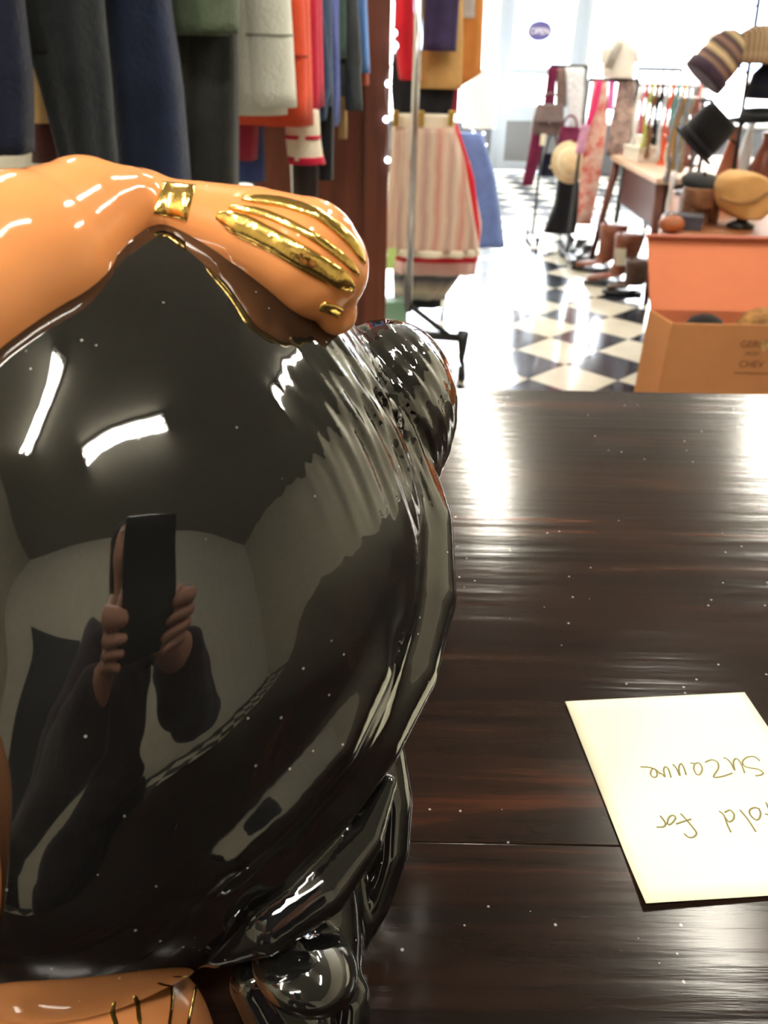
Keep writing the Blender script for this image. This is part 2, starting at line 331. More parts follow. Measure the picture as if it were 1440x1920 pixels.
# ------------------------------------------------------------------ note with handwriting
NZ = COUNTER_Z+.0012
TL, TR, BL = on(1060, 1315, NZ), on(1396, 1298, NZ), on(1210, 1698, NZ); ex = TR-TL; ey = BL-TL
V = []; F = []; G = 14
for zo in (0, -.0005):
    for i in range(G+1):
        for j in range(G+1):
            u, v = j/G, i/G; p = TL+ex*u+ey*v; p = p+np.array([0, 0, zo+.0012*(max(0, v-.75)/.25)**2*(1-u)*1.5]); V.append(p)
K = (G+1)**2
for i in range(G):
    for j in range(G):
        a = i*(G+1)+j; q = (a, a+G+1, a+G+2, a+1); F.append(q); F.append(tuple(K+w for w in reversed(q)))
for i in range(G):
    for a, b in ((i, i+1), ((G)*(G+1)+i+1, G*(G+1)+i), ((i+1)*(G+1), i*(G+1)), (i*(G+1)+G, (i+1)*(G+1)+G)): F.append((a, b, K+b, K+a))
note = link('paper_note', V, F, PAPER, label='pale yellow paper note with upside-down handwriting lying on the counter', cat='note')
strokes = [
 [(1385,600),(1350,572),(1300,575),(1268,605),(1290,640),(1370,655),(1408,680),(1390,695),(1355,700)],
 [(1283,682),(1264,630),(1240,592),(1218,586),(1206,612),(1216,665),(1190,615),(1165,588),(1138,577)],
 [(1015,610),(1060,592),(1100,610),(1105,650),(1080,690),(1075,710),(1130,705),(1200,682)],
 [(915,612),(945,618),(975,614),(996,650),(985,686),(960,692),(940,655),(945,622)],
 [(888,695),(870,640),(850,618),(838,650),(846,702),(822,650),(797,622)],
 [(786,712),(768,655),(745,640),(736,665),(746,708),(728,690),(712,680)],
 [(712,690),(690,664),(662,652),(647,685),(664,710),(690,702),(684,664),(642,644),(580,640)],
 [(688,1046),(730,1046),(749,1030),(738,1002),(712,970)],
 [(760,1030),(764,1000),(778,974),(802,968),(816,986),(792,1020),(768,1032)],
 [(820,1026),(860,1012),(922,992)],
 [(850,955),(885,992),(930,1046),(958,1086),(940,1112),(905,1116),(874,1090)],
 [(1190,1082),(1166,1030),(1142,966),(1110,938)],
 [(1148,948),(1184,932),(1211,962),(1205,996),(1176,1010),(1154,985)],
 [(1250,930),(1302,992),(1358,1078)],
 [(1385,925),(1350,915),(1318,930),(1320,962),(1355,996),(1380,990),(1391,955),(1380,925)],
 [(1427,880),(1460,960),(1500,1058)], [(1420,957),(1470,972),(1535,985)], [(1505,862),(1545,955),(1585,1050)]]
def spline(P, n=5):
    P = [np.array(p, float) for p in P]; out = []
    for i in range(len(P)-1):
        p0 = P[max(i-1, 0)]; p1 = P[i]; p2 = P[i+1]; p3 = P[min(i+2, len(P)-1)]
        for k in range(n):
            t = k/n; out.append(.5*((2*p1)+(-p0+p2)*t+(2*p0-5*p1+4*p2-p3)*t*t+(-p0+3*p1-3*p2+p3)*t**3))
    out.append(P[-1]); return out
hw = MB()
for s in strokes:
    hw.tube([on(1040+x/3.6, 1260+y/3.6, NZ+.0001) for x, y in spline(s, 4)], .00042, 6, flat=.35, nrm=(0, 0, 1))
hw.build('handwriting', INK, note)

# ------------------------------------------------------------------ ceramic jar: signed distance shapes in camera-aligned metres
def C(px, py, d): return np.array([(px-720)/FPX*d, (960-py)/FPX*d, d], np.float32)
def sd_ell(p, c, r, ang=0.0):
    q = p-c
    if ang:
        ca, sa = math.cos(ang), math.sin(ang); x = q[:, 0]*ca+q[:, 1]*sa; y = -q[:, 0]*sa+q[:, 1]*ca; q = np.stack([x, y, q[:, 2]], 1)
    r = np.array(r, np.float32); k0 = np.sqrt(((q/r)**2).sum(1)); k1 = np.sqrt(((q/(r*r))**2).sum(1))+1e-9
    return k0*(k0-1)/k1
def smin(a, b, k):
    h = np.clip(.5+.5*(b-a)/k, 0, 1); return b*(1-h)+a*h-k*h*(1-h)
def sd_chain(p, pts, k=.004, fz=1.0):
    """pts: (px, py, depth, radius_px); rounded tapering strand"""
    d = None
    Q = [(C(a, b, c), r*c/FPX) for a, b, c, r in pts]
    for (a, ra), (b, rb) in zip(Q[:-1], Q[1:]):
        ba = b-a; t = np.clip(((p-a)@ba)/(ba@ba), 0, 1); v = p-a-t[:, None]*ba; 
        if fz != 1.0: v = v*np.array([1, 1, fz], np.float32)
        e = np.sqrt((v*v).sum(1))-(ra+(rb-ra)*t)
        d = e if d is None else np.minimum(d, e)
    return d
def px_ell(p, px, py, d, rx, ry, rz, ang=0.0): return sd_ell(p, C(px, py, d), (rx*d/FPX, ry*d/FPX, rz), -ang)
def above_counter(p): return (COUNTER_Z+.0005)-(CAMZ+p[:, 0]*RGT[2]+p[:, 1]*UPV[2]+p[:, 2]*FWD[2])
def f_hair(p):
    d = px_ell(p, 300, 1040, .285, 492, 640, .100)
    d = smin(d, px_ell(p, 190, 1420, .283, 375, 405, .086), .03)
    x, y, z = p[:, 0], p[:, 1], p[:, 2]
    d = d+.0007*np.sin(60*x+30*y+1.0)*np.sin(55*y-30*z+.6)+.00022*np.sin(150*x-90*y+2.)*np.sin(110*y+60*x)
    # wide lock sweeping down over the right side, made of two strands with a groove between
    d = smin(d, sd_chain(p, [(690,860,.302,112),(738,990,.297,112),(752,1120,.288,104),(734,1250,.276,88),(684,1380,.264,74),(606,1500,.253,66),(510,1606,.245,52),(425,1680,.242,26)]), .006)
    d = smin(d, sd_chain(p, [(600,1010,.250,50),(650,1140,.247,62),(664,1260,.241,62),(612,1390,.232,60),(520,1500,.224,56),(430,1590,.219,46),(370,1650,.219,20)]), .007)
    d = smin(d, sd_chain(p, [(725,1470,.270,20),(680,1570,.262,40),(600,1660,.251,58),(500,1735,.244,54),(410,1788,.244,24)]), .0035)
    # lobe of hair behind
    d = smin(d, px_ell(p, 688, 812, .335, 158, 212, .06, .42), .0035)
    # ripples of combed hair in the hollow between the lobes
    w = np.exp(-((x-(735-720)/FPX*.31)/.018)**2-((y-(960-810)/FPX*.31)/.028)**2)
    u = .86*x+.51*y; v = .51*x-.86*y
    d = d+w*(.0009*np.sin(900*u+3*np.sin(90*v))+.0005*np.sin(1700*u+200*z+4*np.sin(60*v)))
    # curls at the nape
    d = smin(d, sd_chain(p, [(705,1390,.300,50),(728,1500,.302,46),(724,1590,.302,44),(695,1690,.302,38),(655,1775,.300,30)]), .005)
    d = smin(d, sd_chain(p, [(590,1640,.292,80),(600,1760,.290,80),(600,1880,.288,80)]), .006)
    d = smin(d, px_ell(p, 572, 1808, .258, 104, 60, .022, .35), .003)
    d = smin(d, sd_chain(p, [(628,1800,.282,30),(648,1870,.280,46),(640,1960,.280,56)]), .003)
    d = smin(d, sd_chain(p, [(480,1840,.268,50),(540,1930,.270,70)]), .004)
    return np.maximum(d, above_counter(p))
def f_bow(p):
    d = sd_chain(p, [(300,388,.239,52),(380,410,.235,66),(480,440,.231,85),(575,478,.231,103),(592,500,.233,100),(628,586,.238,42)])
    l = sd_chain(p, [(235,388,.238,56),(165,412,.226,112),(60,490,.214,160),(-90,600,.210,175)])
    l = l+.0009*np.sin(p[:, 0]*140+p[:, 1]*210)*np.clip((-.09-p[:, 0])*30, 0, 1)
    d = smin(d, l, .010)
    return smin(d, px_ell(p, 262, 386, .235, 44, 54, .014), .006)
def f_skin(p):
    d = px_ell(p, -224, 1620, .192, 225, 330, .035)                       # cheek and jaw at the left
    d = smin(d, px_ell(p, 120, 2040, .262, 285, 250, .050), .02)          # shoulders and collar
    return np.maximum(d, above_counter(p))
def grad(f, p, e=4e-4):
    g = np.stack([f(p+np.array(v, np.float32)*e)-f(p-np.array(v, np.float32)*e) for v in ((1,0,0),(0,1,0),(0,0,1))], 1)
    return g/(np.linalg.norm(g, axis=1, keepdims=True)+1e-12)
def to_world(p): return CAM+p[:, :1]*RGT+p[:, 1:2]*UPV+p[:, 2:3]*FWD
def surface(f, lo, hi, h):
    n = [int((b-a)/h)+2 for a, b in zip(lo, hi)]; ax = [np.float32(a)+np.arange(k, dtype=np.float32)*np.float32(h) for a, k in zip(lo, n)]
    D = np.empty(n, np.float32)
    for i in range(0, n[0], 16):
        g = np.stack(np.meshgrid(ax[0][i:i+16], ax[1], ax[2], indexing='ij'), -1); D[i:i+16] = f(g.reshape(-1, 3)).reshape(g.shape[:3])
    S = D < 0; c = np.zeros([k-1 for k in n], np.int8)
    for a in (0, 1):
        for b in (0, 1):
            for e in (0, 1): c += S[a:n[0]-1+a, b:n[1]-1+b, e:n[2]-1+e]
    act = (c > 0) & (c < 8); idx = -np.ones(act.shape, np.int64); I = np.argwhere(act); idx[act] = np.arange(len(I))
    acc = np.zeros((len(I), 3)); cnt = np.zeros(len(I))
    cor = [(a, b, e) for a in (0, 1) for b in (0, 1) for e in (0, 1)]
    for a in cor:
        for axis in range(3):
            if a[axis]: continue
            b = list(a); b[axis] = 1
            da = D[I[:, 0]+a[0], I[:, 1]+a[1], I[:, 2]+a[2]]; db = D[I[:, 0]+b[0], I[:, 1]+b[1], I[:, 2]+b[2]]
            m = (da < 0) != (db < 0); t = np.where(m, da/(da-db+1e-12), 0)
            q = np.tile(np.array(a, float), (len(I), 1)); q[:, axis] += t; acc[m] += q[m]; cnt[m] += 1
    P = (np.array(lo)+(I+acc/cnt[:, None])*h).astype(np.float32)
    for _ in range(3): P = P-(f(P)[:, None]*grad(f, P)).astype(np.float32)*.9
    F = []
    for axis in range(3):
        o = [x for x in range(3) if x != axis]
        A = S; B = np.roll(S, -1, axis); m = A != B
        sl = [slice(1, -1)]*3; sl[axis] = slice(0, -1)
        E = np.argwhere(m[tuple(sl)])
        off = np.array([1, 1, 1]); off[axis] = 0; E = E+off
        def cell(d0, d1):
            q = E.copy(); q[:, o[0]] -= d0; q[:, o[1]] -= d1; return idx[q[:, 0], q[:, 1], q[:, 2]]
        Q = np.stack([cell(0, 0), cell(1, 0), cell(1, 1), cell(0, 1)], 1)
        inside = A[E[:, 0], E[:, 1], E[:, 2]]
        flip = inside if axis != 1 else ~inside
        Q[flip] = Q[flip][:, ::-1]; F.append(Q[(Q >= 0).all(1)])
    F = np.concatenate(F)
    return P, F
def fix_normals(o):
    import bmesh
    bm = bmesh.new(); bm.from_mesh(o.data); bmesh.ops.recalc_face_normals(bm, faces=bm.faces); bm.to_mesh(o.data); bm.free()
JB = on(360, 1886, COUNTER_Z)
jar = thing('ceramic_jar', 'large glossy ceramic lady jar with black hair, peach bow and gold lines', 'jar', (-.09, .24, COUNTER_Z))
def sd_part(name, f, lo, hi, h, m, label=None):
    P, F = surface(f, lo, hi, h); o = link(name, to_world(P.astype(float)), F, m, jar, label=label); fix_normals(o); return o
hair = sd_part('hair', f_hair, (-.20, -.225, .165), (.06, .14, .42), .0017, BLACKG, 'glossy black glazed hair with sweeping locks')
bow = sd_part('bow', f_bow, (-.20, -.03, .17), (.01, .13, .29), .0018, PEACHG, 'peach glazed ribbon bow on top')
skin = sd_part('body', f_skin, (-.24, -.27, .17), (-.02, .03, .36), .0025, PEACHG, 'peach glazed face and shoulders')
def march(f, px, py, d0=.14):
    dirs = np.array([C(x, y, 1.0) for x, y in zip(px, py)]); t = np.full(len(dirs), d0)
    for _ in range(60):
        p = (dirs*t[:, None]).astype(np.float32); t = t+np.clip(f(p), -.01, .02)*.8
    p = (dirs*t[:, None]).astype(np.float32); return p, grad(f, p), t
def lustre(name, f, pts, wpx, parent, height=.45, lift=.0002, taper=True):
    q = np.array(spline(pts, 8)); p, nr, t = march(f, q[:, 0], q[:, 1])
    ok = t < .4; p, nr, t = p[ok], nr[ok], t[ok]; m = len(p)
    if m < 4: return
    s = np.linspace(0, 1, m); w = wpx*t/FPX*(np.clip(np.minimum(s, 1-s)*6, .15, 1)**.5 if taper else 1)
    Wp = to_world(p.astype(float)); N = nr[:, :1]*RGT+nr[:, 1:2]*UPV+nr[:, 2:3]*FWD
    MB().tube(Wp+N*lift, list(w), 12, flat=height, nrm=N).build(name, GOLD, parent)
for pts, w in (([(455,372),(530,380),(600,405),(655,450),(683,492)], 14), ([(430,388),(500,402),(580,440),(640,482),(672,515)], 9), ([(408,404),(470,428),(550,470),(620,512),(662,542)], 20),
               ([(425,428),(500,462),(580,508),(640,540)], 7), ([(600,572),(618,578),(640,590)], 13)):
    lustre('gold_stroke', f_bow, pts, w, bow)
for pts, w in (([(212,1852),(196,1866),(182,1884)], 5), ([(262,1848),(258,1880),(262,1925)], 5), ([(205,1885),(212,1905),(222,1940)], 5), ([(322,1838),(322,1880),(315,1935)], 4), ([(372,1830),(362,1870),(350,1930)], 4)):
    lustre('gold_stroke', f_skin, pts, w, skin)
# gold band round the knot
def patch(name, f, quad, parent, n=14):
    a, b, c, d = [np.array(q, float) for q in quad]; U = []
    for i in range(n+1):
        for j in range(n+1):
            u, v = j/n, i/n; U.append((a*(1-u)+b*u)*(1-v)+(d*(1-u)+c*u)*v)
    U = np.array(U); p, nr, t = march(f, U[:, 0], U[:, 1]); Wp = to_world(p.astype(float)); N = nr[:, :1]*RGT+nr[:, 1:2]*UPV+nr[:, 2:3]*FWD
    t = np.linspace(-1, 1, n+1); e = np.minimum(1-np.abs(t)[:, None], 1-np.abs(t)[None, :]).ravel(); lift = .0002+.0009*np.sqrt(np.clip(e*3, 0, 1))
    V = np.concatenate([Wp+N*lift[:, None], Wp-N*.001]); K = (n+1)**2; F = []
    for i in range(n):
        for j in range(n):
            q = i*(n+1)+j; F.append((q, q+1, q+n+2, q+n+1)); F.append((K+q, K+q+n+1, K+q+n+2, K+q+1))
    for i in range(n):
        for x, y in ((i, i+1), (n*(n+1)+i+1, n*(n+1)+i), ((i+1)*(n+1), i*(n+1)), (i*(n+1)+n, (i+1)*(n+1)+n)): F.append((x, y, K+y, K+x))
    o = link(name, V, F, GOLD, parent); fix_normals(o); return o
patch('gold_band', f_bow, ((305,340),(368,347),(350,416),(287,400)), bow)

# ------------------------------------------------------------------ cloth helpers
def loft_px(secs, Y, thick, n=30, rings=16, fold=.06, k=5, sag=0.0, ztop=None, ph=None):
    """tube of cloth hanging at depth Y; secs: (py, x_left, x_right) seen outline, top first"""
    secs = sorted(secs); ph = random.uniform(0, 6) if ph is None else ph; R = []
    pys = np.linspace(secs[0][0], secs[-1][0], rings); S = np.array(secs, float)
    for i, py in enumerate(pys):
        xl = np.interp(py, S[:, 0], S[:, 1]); xr = np.interp(py, S[:, 0], S[:, 2]); a = at(xl, py, Y); b = at(xr, py, Y); c = (a+b)/2; w = abs(b[0]-a[0])/2
        ring = []
        for t in np.linspace(0, 2*PI, n, endpoint=False):
            ct, st = math.cos(t), math.sin(t); e = .75
            x = math.copysign(abs(ct)**e, ct)*w; y = math.copysign(abs(st)**e, st)*thick
            g = 1+fold*math.sin(k*t+ph+i*.12)*(.4+.6*i/rings)
            z = c[2]+(sag*(x/max(w, .01))**2 if i == rings-1 else 0)
            ring.append((c[0]+x*(1+(g-1)*.25), c[1]+y*g, z))
        R.append(ring)
    return MB().rings(R)
RAILD = np.array([.41, .91, 0]); RAILP = np.array([-.91, .41, 0])      # along the rail, and away from the aisle
RAILZ = 2.02
def rail_garment(name, label, cat, m, Y, secs, hem, thick=.045, body=True, bw=.2, extra=None, fold=.07, tag=False):
    top = at((secs[0][1]+secs[0][2])/2, secs[0][0], Y); base = at((secs[-1][1]+secs[-1][2])/2, secs[-1][0], Y)
    t = thing(name, label, cat, (base[0], base[1], base[2]), 'clothes on the wall rail')
    sl = loft_px(secs, Y, thick, fold=fold).build('sleeve', m, t)
    # shoulder and body running back from the aisle
    c = top+RAILP*(bw*.9); hz = at((secs[-1][1]+secs[-1][2])/2, hem, Y)[2]; R = []
    for i in range(12):
        u = i/11; z = RAILZ-.10-(RAILZ-.10-hz)*u; hw = bw*(.35+.65*min(1, u*5)); th = .05+.02*u; ring = []
        for a in np.linspace(0, 2*PI, 32, endpoint=False):
            g = 1+.12*math.sin(6*a+i*.2+Y*7)*u
            p = np.array([c[0], c[1], 0])+RAILP*(math.copysign(abs(math.cos(a))**.7, math.cos(a))*hw)+RAILD*(math.copysign(abs(math.sin(a))**.7, math.sin(a))*th*g)
            ring.append((p[0], p[1], z))
        R.append(ring)
    if body: MB().rings(R).build('body', m, t)
    hk = np.array([c[0], c[1], RAILZ]); MB().tube([hk+np.array([0, 0, -.10]), hk+np.array([0, 0, -.02]), hk+RAILP*.02+np.array([0, 0, .015]), hk+np.array([0, 0, .03]), hk-RAILP*.02+np.array([0, 0, .01])], .0025, 6).build('hanger_hook', CHROME, t)
    if extra: extra(t, sl)
    return t
def ring_band(parent, secs, Y, thick, m, name='seam', fold=.0):
    return loft_px(secs, Y, thick, rings=4, fold=fold).build(name, m, parent)

NAVY1 = cloth('dark_navy_wool', 24, 28, 48); CHAR = cloth('charcoal_wool', 40, 44, 48); NAVY2 = cloth('navy_wool', 35, 43, 66)
GREEN = cloth('olive_green_knit', 84, 96, 76); FUZZ = cloth('black_fleece', 52, 52, 50, bs=220); GREY = cloth('pale_grey_fleece', 228, 228, 217, var=.06)
ORNG = cloth('orange_fleece', 214, 78, 48, var=.1); CRIM = cloth('crimson_knit', 190, 30, 62, var=.1); CREAM = cloth('cream_knit', 236, 226, 206, var=.06)
TEAL = cloth('teal_navy_knit', 42, 66, 98); VIOL = cloth('blue_violet_knit', 76, 88, 156); BLK = cloth('black_cotton', 26, 26, 32); DGRN = cloth('bottle_green_knit', 50, 74, 66)
CHR2 = cloth('slate_cotton', 58, 62, 66); LBLU = cloth('light_blue_cotton', 104, 146, 214, var=.1); TERR = cloth('terracotta_cotton', 184, 92, 66); TAN = cloth('tan_cotton', 190, 156, 110)
MARO = cloth('maroon_knit', 146, 42, 66); BLU = cloth('royal_blue_cotton', 58, 72, 128); DBRN = cloth('dark_brown_wool', 56, 46, 46); RED = cloth('red_knit', 206, 34, 50, var=.12)
PURP = cloth('dark_plum_wool', 60, 50, 84); CAMEL = cloth('camel_cotton', 206, 164, 104, var=.12); OCHR = cloth('ochre_suede', 206, 136, 72, var=.1); PINK = cloth('pink_tulle', 244, 206, 204, var=.06)
BURG = cloth('burgundy_velvet', 100, 26, 60); DENIM = cloth('denim_blue', 110, 134, 196, var=.15); MAG = cloth('hot_pink_silk', 222, 52, 116, var=.1, rough=.5)

T = -260
rail_garment('wool_coat', 'dark navy wool coat hanging at the far left end of the rail', 'coat', NAVY1, 1.25, [(T,-120,30),(0,-85,40),(150,-80,58),(286,-75,57)], 130, fold=.16, body=False)
rail_garment('wool_coat', 'charcoal coat leaning between two navy coats on the rail', 'coat', CHAR, 1.38, [(T,0,190),(0,30,190),(150,80,206),(230,103,212),(310,124,220),(360,132,224)], 100, fold=.2, bw=.12)
rail_garment('wool_coat', 'mid navy coat with long smooth sleeve beside the olive sweater', 'coat', NAVY2, 1.50, [(T,180,300),(0,192,318),(150,206,340),(370,226,358)], 120, fold=.12)
rail_garment('knit_sweater', 'short olive green sweater hanging over a black fleece coat', 'sweater', GREEN, 1.60, [(T,315,438),(0,318,446),(62,325,447)], 66)
rail_garment('fleece_coat', 'long black fleece coat below the olive green sweater', 'coat', FUZZ, 1.70, [(T,330,440),(0,335,446),(150,336,448),(400,336,446)], 120, fold=.16)
def grey_seam(t, sl): ring_band(sl, [(63,451,550),(68,451,550)], 1.85, .0475, mat('grey_seam', srgb(150,150,140), .9))
rail_garment('sweatshirt', 'pale grey sweatshirt with a deep folded hem on the rail', 'sweatshirt', GREY, 1.85, [(T,450,535),(0,447,545),(65,452,549),(200,449,557)], 215, extra=grey_seam, fold=.03)
def orange_cuff(t, sl): ring_band(sl, [(103,522,578),(108,522,578)], 1.97, .0475, mat('orange_seam', srgb(150,40,26), .9))
rail_garment('sweatshirt', 'bright orange sweatshirt between the grey sweatshirt and crimson sweater', 'sweatshirt', ORNG, 1.97, [(T,530,570),(0,520,572),(105,520,577),(222,490,578)], 235, extra=orange_cuff, fold=.03)
def varsity(t, sl):
    c = loft_px([(203,536,598),(255,536,600),(298,541,606)], 2.06, .042, fold=.08, k=4).build('cuff', CREAM, t, label='cream ribbed cuff')
    ring_band(c, [(252,535,601),(259,535,602)], 2.06, .044, CRIM, 'stripe'); ring_band(c, [(292,540,607),(306,542,611)], 2.06, .045, CRIM, 'trim', fold=.08)
rail_garment('varsity_sweater', 'crimson sweater with cream cuff and red stripe on the rail', 'sweater', CRIM, 2.07, [(T,560,592),(0,566,597),(205,574,600)], 200, extra=varsity, thick=.036)
rail_garment('knit_pullover', 'maroon pullover showing below the pale grey sweatshirt', 'pullover', MARO, 2.02, [(T,440,486),(150,442,488),(298,445,482)], 250, body=False)
rail_garment('cotton_skirt', 'royal blue skirt hanging under the maroon pullover', 'skirt', BLU, 2.10, [(T,430,488),(150,432,490),(338,432,497)], 300, body=False)
rail_garment('knit_pullover', 'teal navy knit pullover next to the crimson sweater', 'pullover', TEAL, 2.13, [(T,590,604),(0,596,609),(150,598,622),(225,600,612)], 200, thick=.03)
rail_garment('long_dress', 'long black dress hanging behind the cream striped cuff', 'dress', BLK, 2.19, [(T,595,618),(200,597,627),(336,596,625)], 300, body=False, thick=.03)
rail_garment('knit_cardigan', 'blue violet cardigan with pale lit edge on the rail', 'cardigan', VIOL, 2.22, [(T,600,625),(0,606,630),(120,612,636),(236,614,634)], 230, thick=.03)
rail_garment('knit_pullover', 'narrow bottle green pullover beside the slate jacket', 'pullover', DGRN, 2.27, [(T,622,640),(0,627,641),(110,630,643)], 110, thick=.03)
rail_garment('cotton_jacket', 'slate grey jacket with loose turned cuff near the pillar', 'jacket', CHR2, 2.31, [(T,630,664),(0,638,671),(132,636,680),(144,646,677),(206,648,681)], 180, thick=.04)
rail_garment('cotton_shirt', 'light blue shirt at the pillar end of the rail', 'shirt', LBLU, 2.37, [(T,655,682),(0,666,688),(137,676,694)], 137, thick=.03)
rail_garment('cotton_blouse', 'terracotta blouse with cuff peeping under the light blue shirt', 'blouse', TERR, 2.42, [(T,658,684),(100,672,690),(160,673,692)], 150, thick=.025)
rail_garment('cotton_scarf', 'narrow tan scarf hanging below the blue violet cardigan', 'scarf', TAN, 2.40, [(T,630,648),(100,634,651),(260,635,651)], 200, body=False, thick=.012)
rail_garment('wool_trousers', 'dark brown trousers hanging behind the striped cuff', 'trousers', DBRN, 2.36, [(T,545,592),(250,548,597),(375,550,596)], 330, body=False, thick=.03)
rail_garment('linen_blouse', 'cream pleated blouse behind the dark coats at far left', 'blouse', cloth('cream_linen', 226, 220, 204, var=.06), 1.80, [(T,-60,100),(200,-60,90),(345,-55,128)], 345, body=False, thick=.02, fold=.3)
rail_garment('linen_shirt', 'beige shirt glimpsed between navy and charcoal coats', 'shirt', TAN, 1.72, [(T,60,98),(150,62,96),(230,62,97)], 230, body=False, thick=.02)
rail_garment('knit_pullover', 'dark oxblood pullover glimpsed under the beige shirt', 'pullover', cloth('oxblood_knit', 62, 26, 26), 1.76, [(T,60,110),(200,62,112),(305,62,122)], 300, body=False, thick=.02)
# the rail on the wall side, from near to far
ra = at(0, T, 1.15); ra = np.array([ra[0], ra[1], RAILZ])+RAILP*.18; rb = at(690, T, 2.5); rb = np.array([rb[0], rb[1], RAILZ])+RAILP*.18
rl = thing('clothes_rail', 'steel clothes rail holding the dark coats and sweaters', 'rail', (ra[0], ra[1], 0))
MB().tube([ra-RAILD*.4, rb-RAILD*.08], .014, 12).build('bar', CHROME, rl)
for q in (ra-RAILD*.38, rb-RAILD*.1): MB().tube([q, q*np.array([1, 1, 0])+np.array([0, 0, .02])], .014, 12).build('upright', CHROME, rl); MB().box((q[0]-.16, q[1]-.03, 0), (q[0]+.16, q[1]+.03, .02)).build('foot', BLACKM, rl, smooth=False, bevel=.004)

# ------------------------------------------------------------------ wooden pillar with fairy lights
YP = 2.62
pa = at(470, 300, YP); pb = at(726, 300, YP)
pil = MB().box((pa[0], YP, 0), (pb[0], YP+.22, CEIL_Z)).build('wood_pillar', PILLARW, smooth=False, bevel=.012, label='broad red-brown wooden pillar beside the clothes rail', cat='pillar')
MB().box((pb[0]-.07, YP-.012, 0), (pb[0]+.004, YP, CEIL_Z)).build('corner_board', PILLARW, pil, smooth=False, bevel=.004)
LED = mat('lit_fairy_bulb', (1, 1, 1, 1), emit=((.72, .78, 1, 1), 6)); WIRE = mat('clear_wire', srgb(150, 140, 140), .4)
spots = [(738, -60), (739, 62), (741, 86), (728, 157), (724, 224), (727, 300)]
fs = thing('fairy_lights', 'string of lit white fairy bulbs down the pillar edge', 'fairy lights', tuple(at(730, 500, YP-.03)))
MB().tube(spline([at(x+4*(-1)**i, y, YP-.03) for i, (x, y) in enumerate(spots)], 5), .0018, 6).build('wire', WIRE, fs)
for x, y in spots: MB().ell(at(x, y, YP-.035), (.0085, .0085, .0085), 12, 8).build('bulb', LED, fs)

# ------------------------------------------------------------------ rolling rack with skirts
YR = 3.62
def vp(px, py, Y, z0, z1): q = at(px, py, Y); return [(q[0], q[1], z0), (q[0], q[1], z1)]
pole = at(775, 300, YR)
rk = thing('rolling_rack', 'chrome rolling clothes rack with skirts beside the pillar', 'clothes rack', (pole[0], pole[1], 0))
zb = at(765, 585, YR)[2]
MB().tube([(pole[0], pole[1], zb), (pole[0], pole[1], 2.05)], .016, 14).build('post', CHROME, rk)
MB().tube([(pole[0], pole[1]+1.5, zb), (pole[0], pole[1]+1.5, 2.05)], .016, 14).build('post', CHROME, rk)
MB().tube([(pole[0], pole[1], 2.05), (pole[0], pole[1]+1.5, 2.05)], .016, 12).build('top_bar', CHROME, rk)
MB().tube([(pole[0], pole[1], 1.12), (pole[0], pole[1]+1.5, 1.12)], .012, 12).build('lower_bar', CHROME, rk)
MB().tube([(pole[0], pole[1], zb+.02), (pole[0], pole[1]+1.5, zb+.02)], .018, 10).build('base_beam', BLACKM, rk)
e2 = at(868, 634, YR); e1 = np.array([2*pole[0]-e2[0], YR, e2[2]])
for dy in (0, 1.5):
    MB().tube([(e1[0], YR+dy, e1[2]), (pole[0], YR+dy, e2[2]+.015), (e2[0], YR+dy, e2[2])], .02, 10).build('base_bar', BLACKM, rk)
    MB().tube([(pole[0]+.02, YR+dy, zb+.02), (e2[0]-.05, YR+dy, e2[2])], .014, 10).build('brace', BLACKM, rk)
    for e in (e1, e2):
        MB().tube([(e[0], YR+dy, e[2]+.03), (e[0], YR+dy, e[2]-.03), (e[0], YR+dy, .1), (e[0]+.01, YR+dy, .075)], [.03, .024, .014, .012], 10).build('caster_stem', BLACKM, rk)
        MB().tube([(e[0]-.012, YR+dy, .037), (e[0]+.02, YR+dy, .037)], .036, 16).build('caster_wheel', BLACKM, rk)
def hang(name, label, cat, m, Y, secs, thick=.05, fold=.1, k=7, **kw):
    o = loft_px(secs, Y, thick, fold=fold, k=k, n=44, **kw).build(name, m, label=label, cat=cat, group='clothes on the rolling rack'); return o
STRP = stripes('pink_striped_lace', [srgb(226, 208, 188), srgb(206, 146, 134), srgb(222, 198, 178), srgb(194, 156, 146)], 0, 9, noise=.25)
sk = thing('striped_skirt', 'cream and pink vertically striped gathered skirt on the rolling rack', 'skirt', tuple(at(808, 475, YR+.12)), 'clothes on the rolling rack')
loft_px([(238,736,852),(300,733,872),(400,728,886),(466,724,896)], YR+.16, .10, fold=.16, k=13, n=80, rings=20).build('skirt', STRP, sk)
loft_px([(214,737,846),(240,736,853)], YR+.16, .06, fold=.05, rings=5).build('waistband', CREAM, sk)
loft_px([(462,724,897),(474,724,898)], YR+.16, .112, fold=.14, k=13, n=80, rings=4).build('hem', CREAM, sk)
for x in (742, 790, 846): q = at(x, 222, YR+.09); MB().box(q-np.array([.012, .01, .03]), q+np.array([.012, .01, .03])).build('clip', mat('brass', srgb(214, 178, 96), .3, metal=1), sk, smooth=False, bevel=.004)
hang('red_petticoat', 'red petticoat edge showing behind the striped skirt', 'petticoat', RED, YR+.34, [(232,738,858),(330,738,890),(430,738,902),(488,742,896)], .06)
hang('tulle_petticoat', 'pale pink tulle petticoat below the striped skirt', 'petticoat', PINK, YR+.50, [(300,745,880),(420,742,902),(512,742,890)], .06, .15, 11)
hang('ruffled_skirt', 'grey and cream ruffled skirt hem under the pink petticoat', 'skirt', stripes('grey_cream_ruffle', [srgb(80, 84, 100), srgb(214, 206, 190)], 2, 8), YR+.62, [(400,742,850),(500,736,872),(556,738,832)], .07, .16, 12)
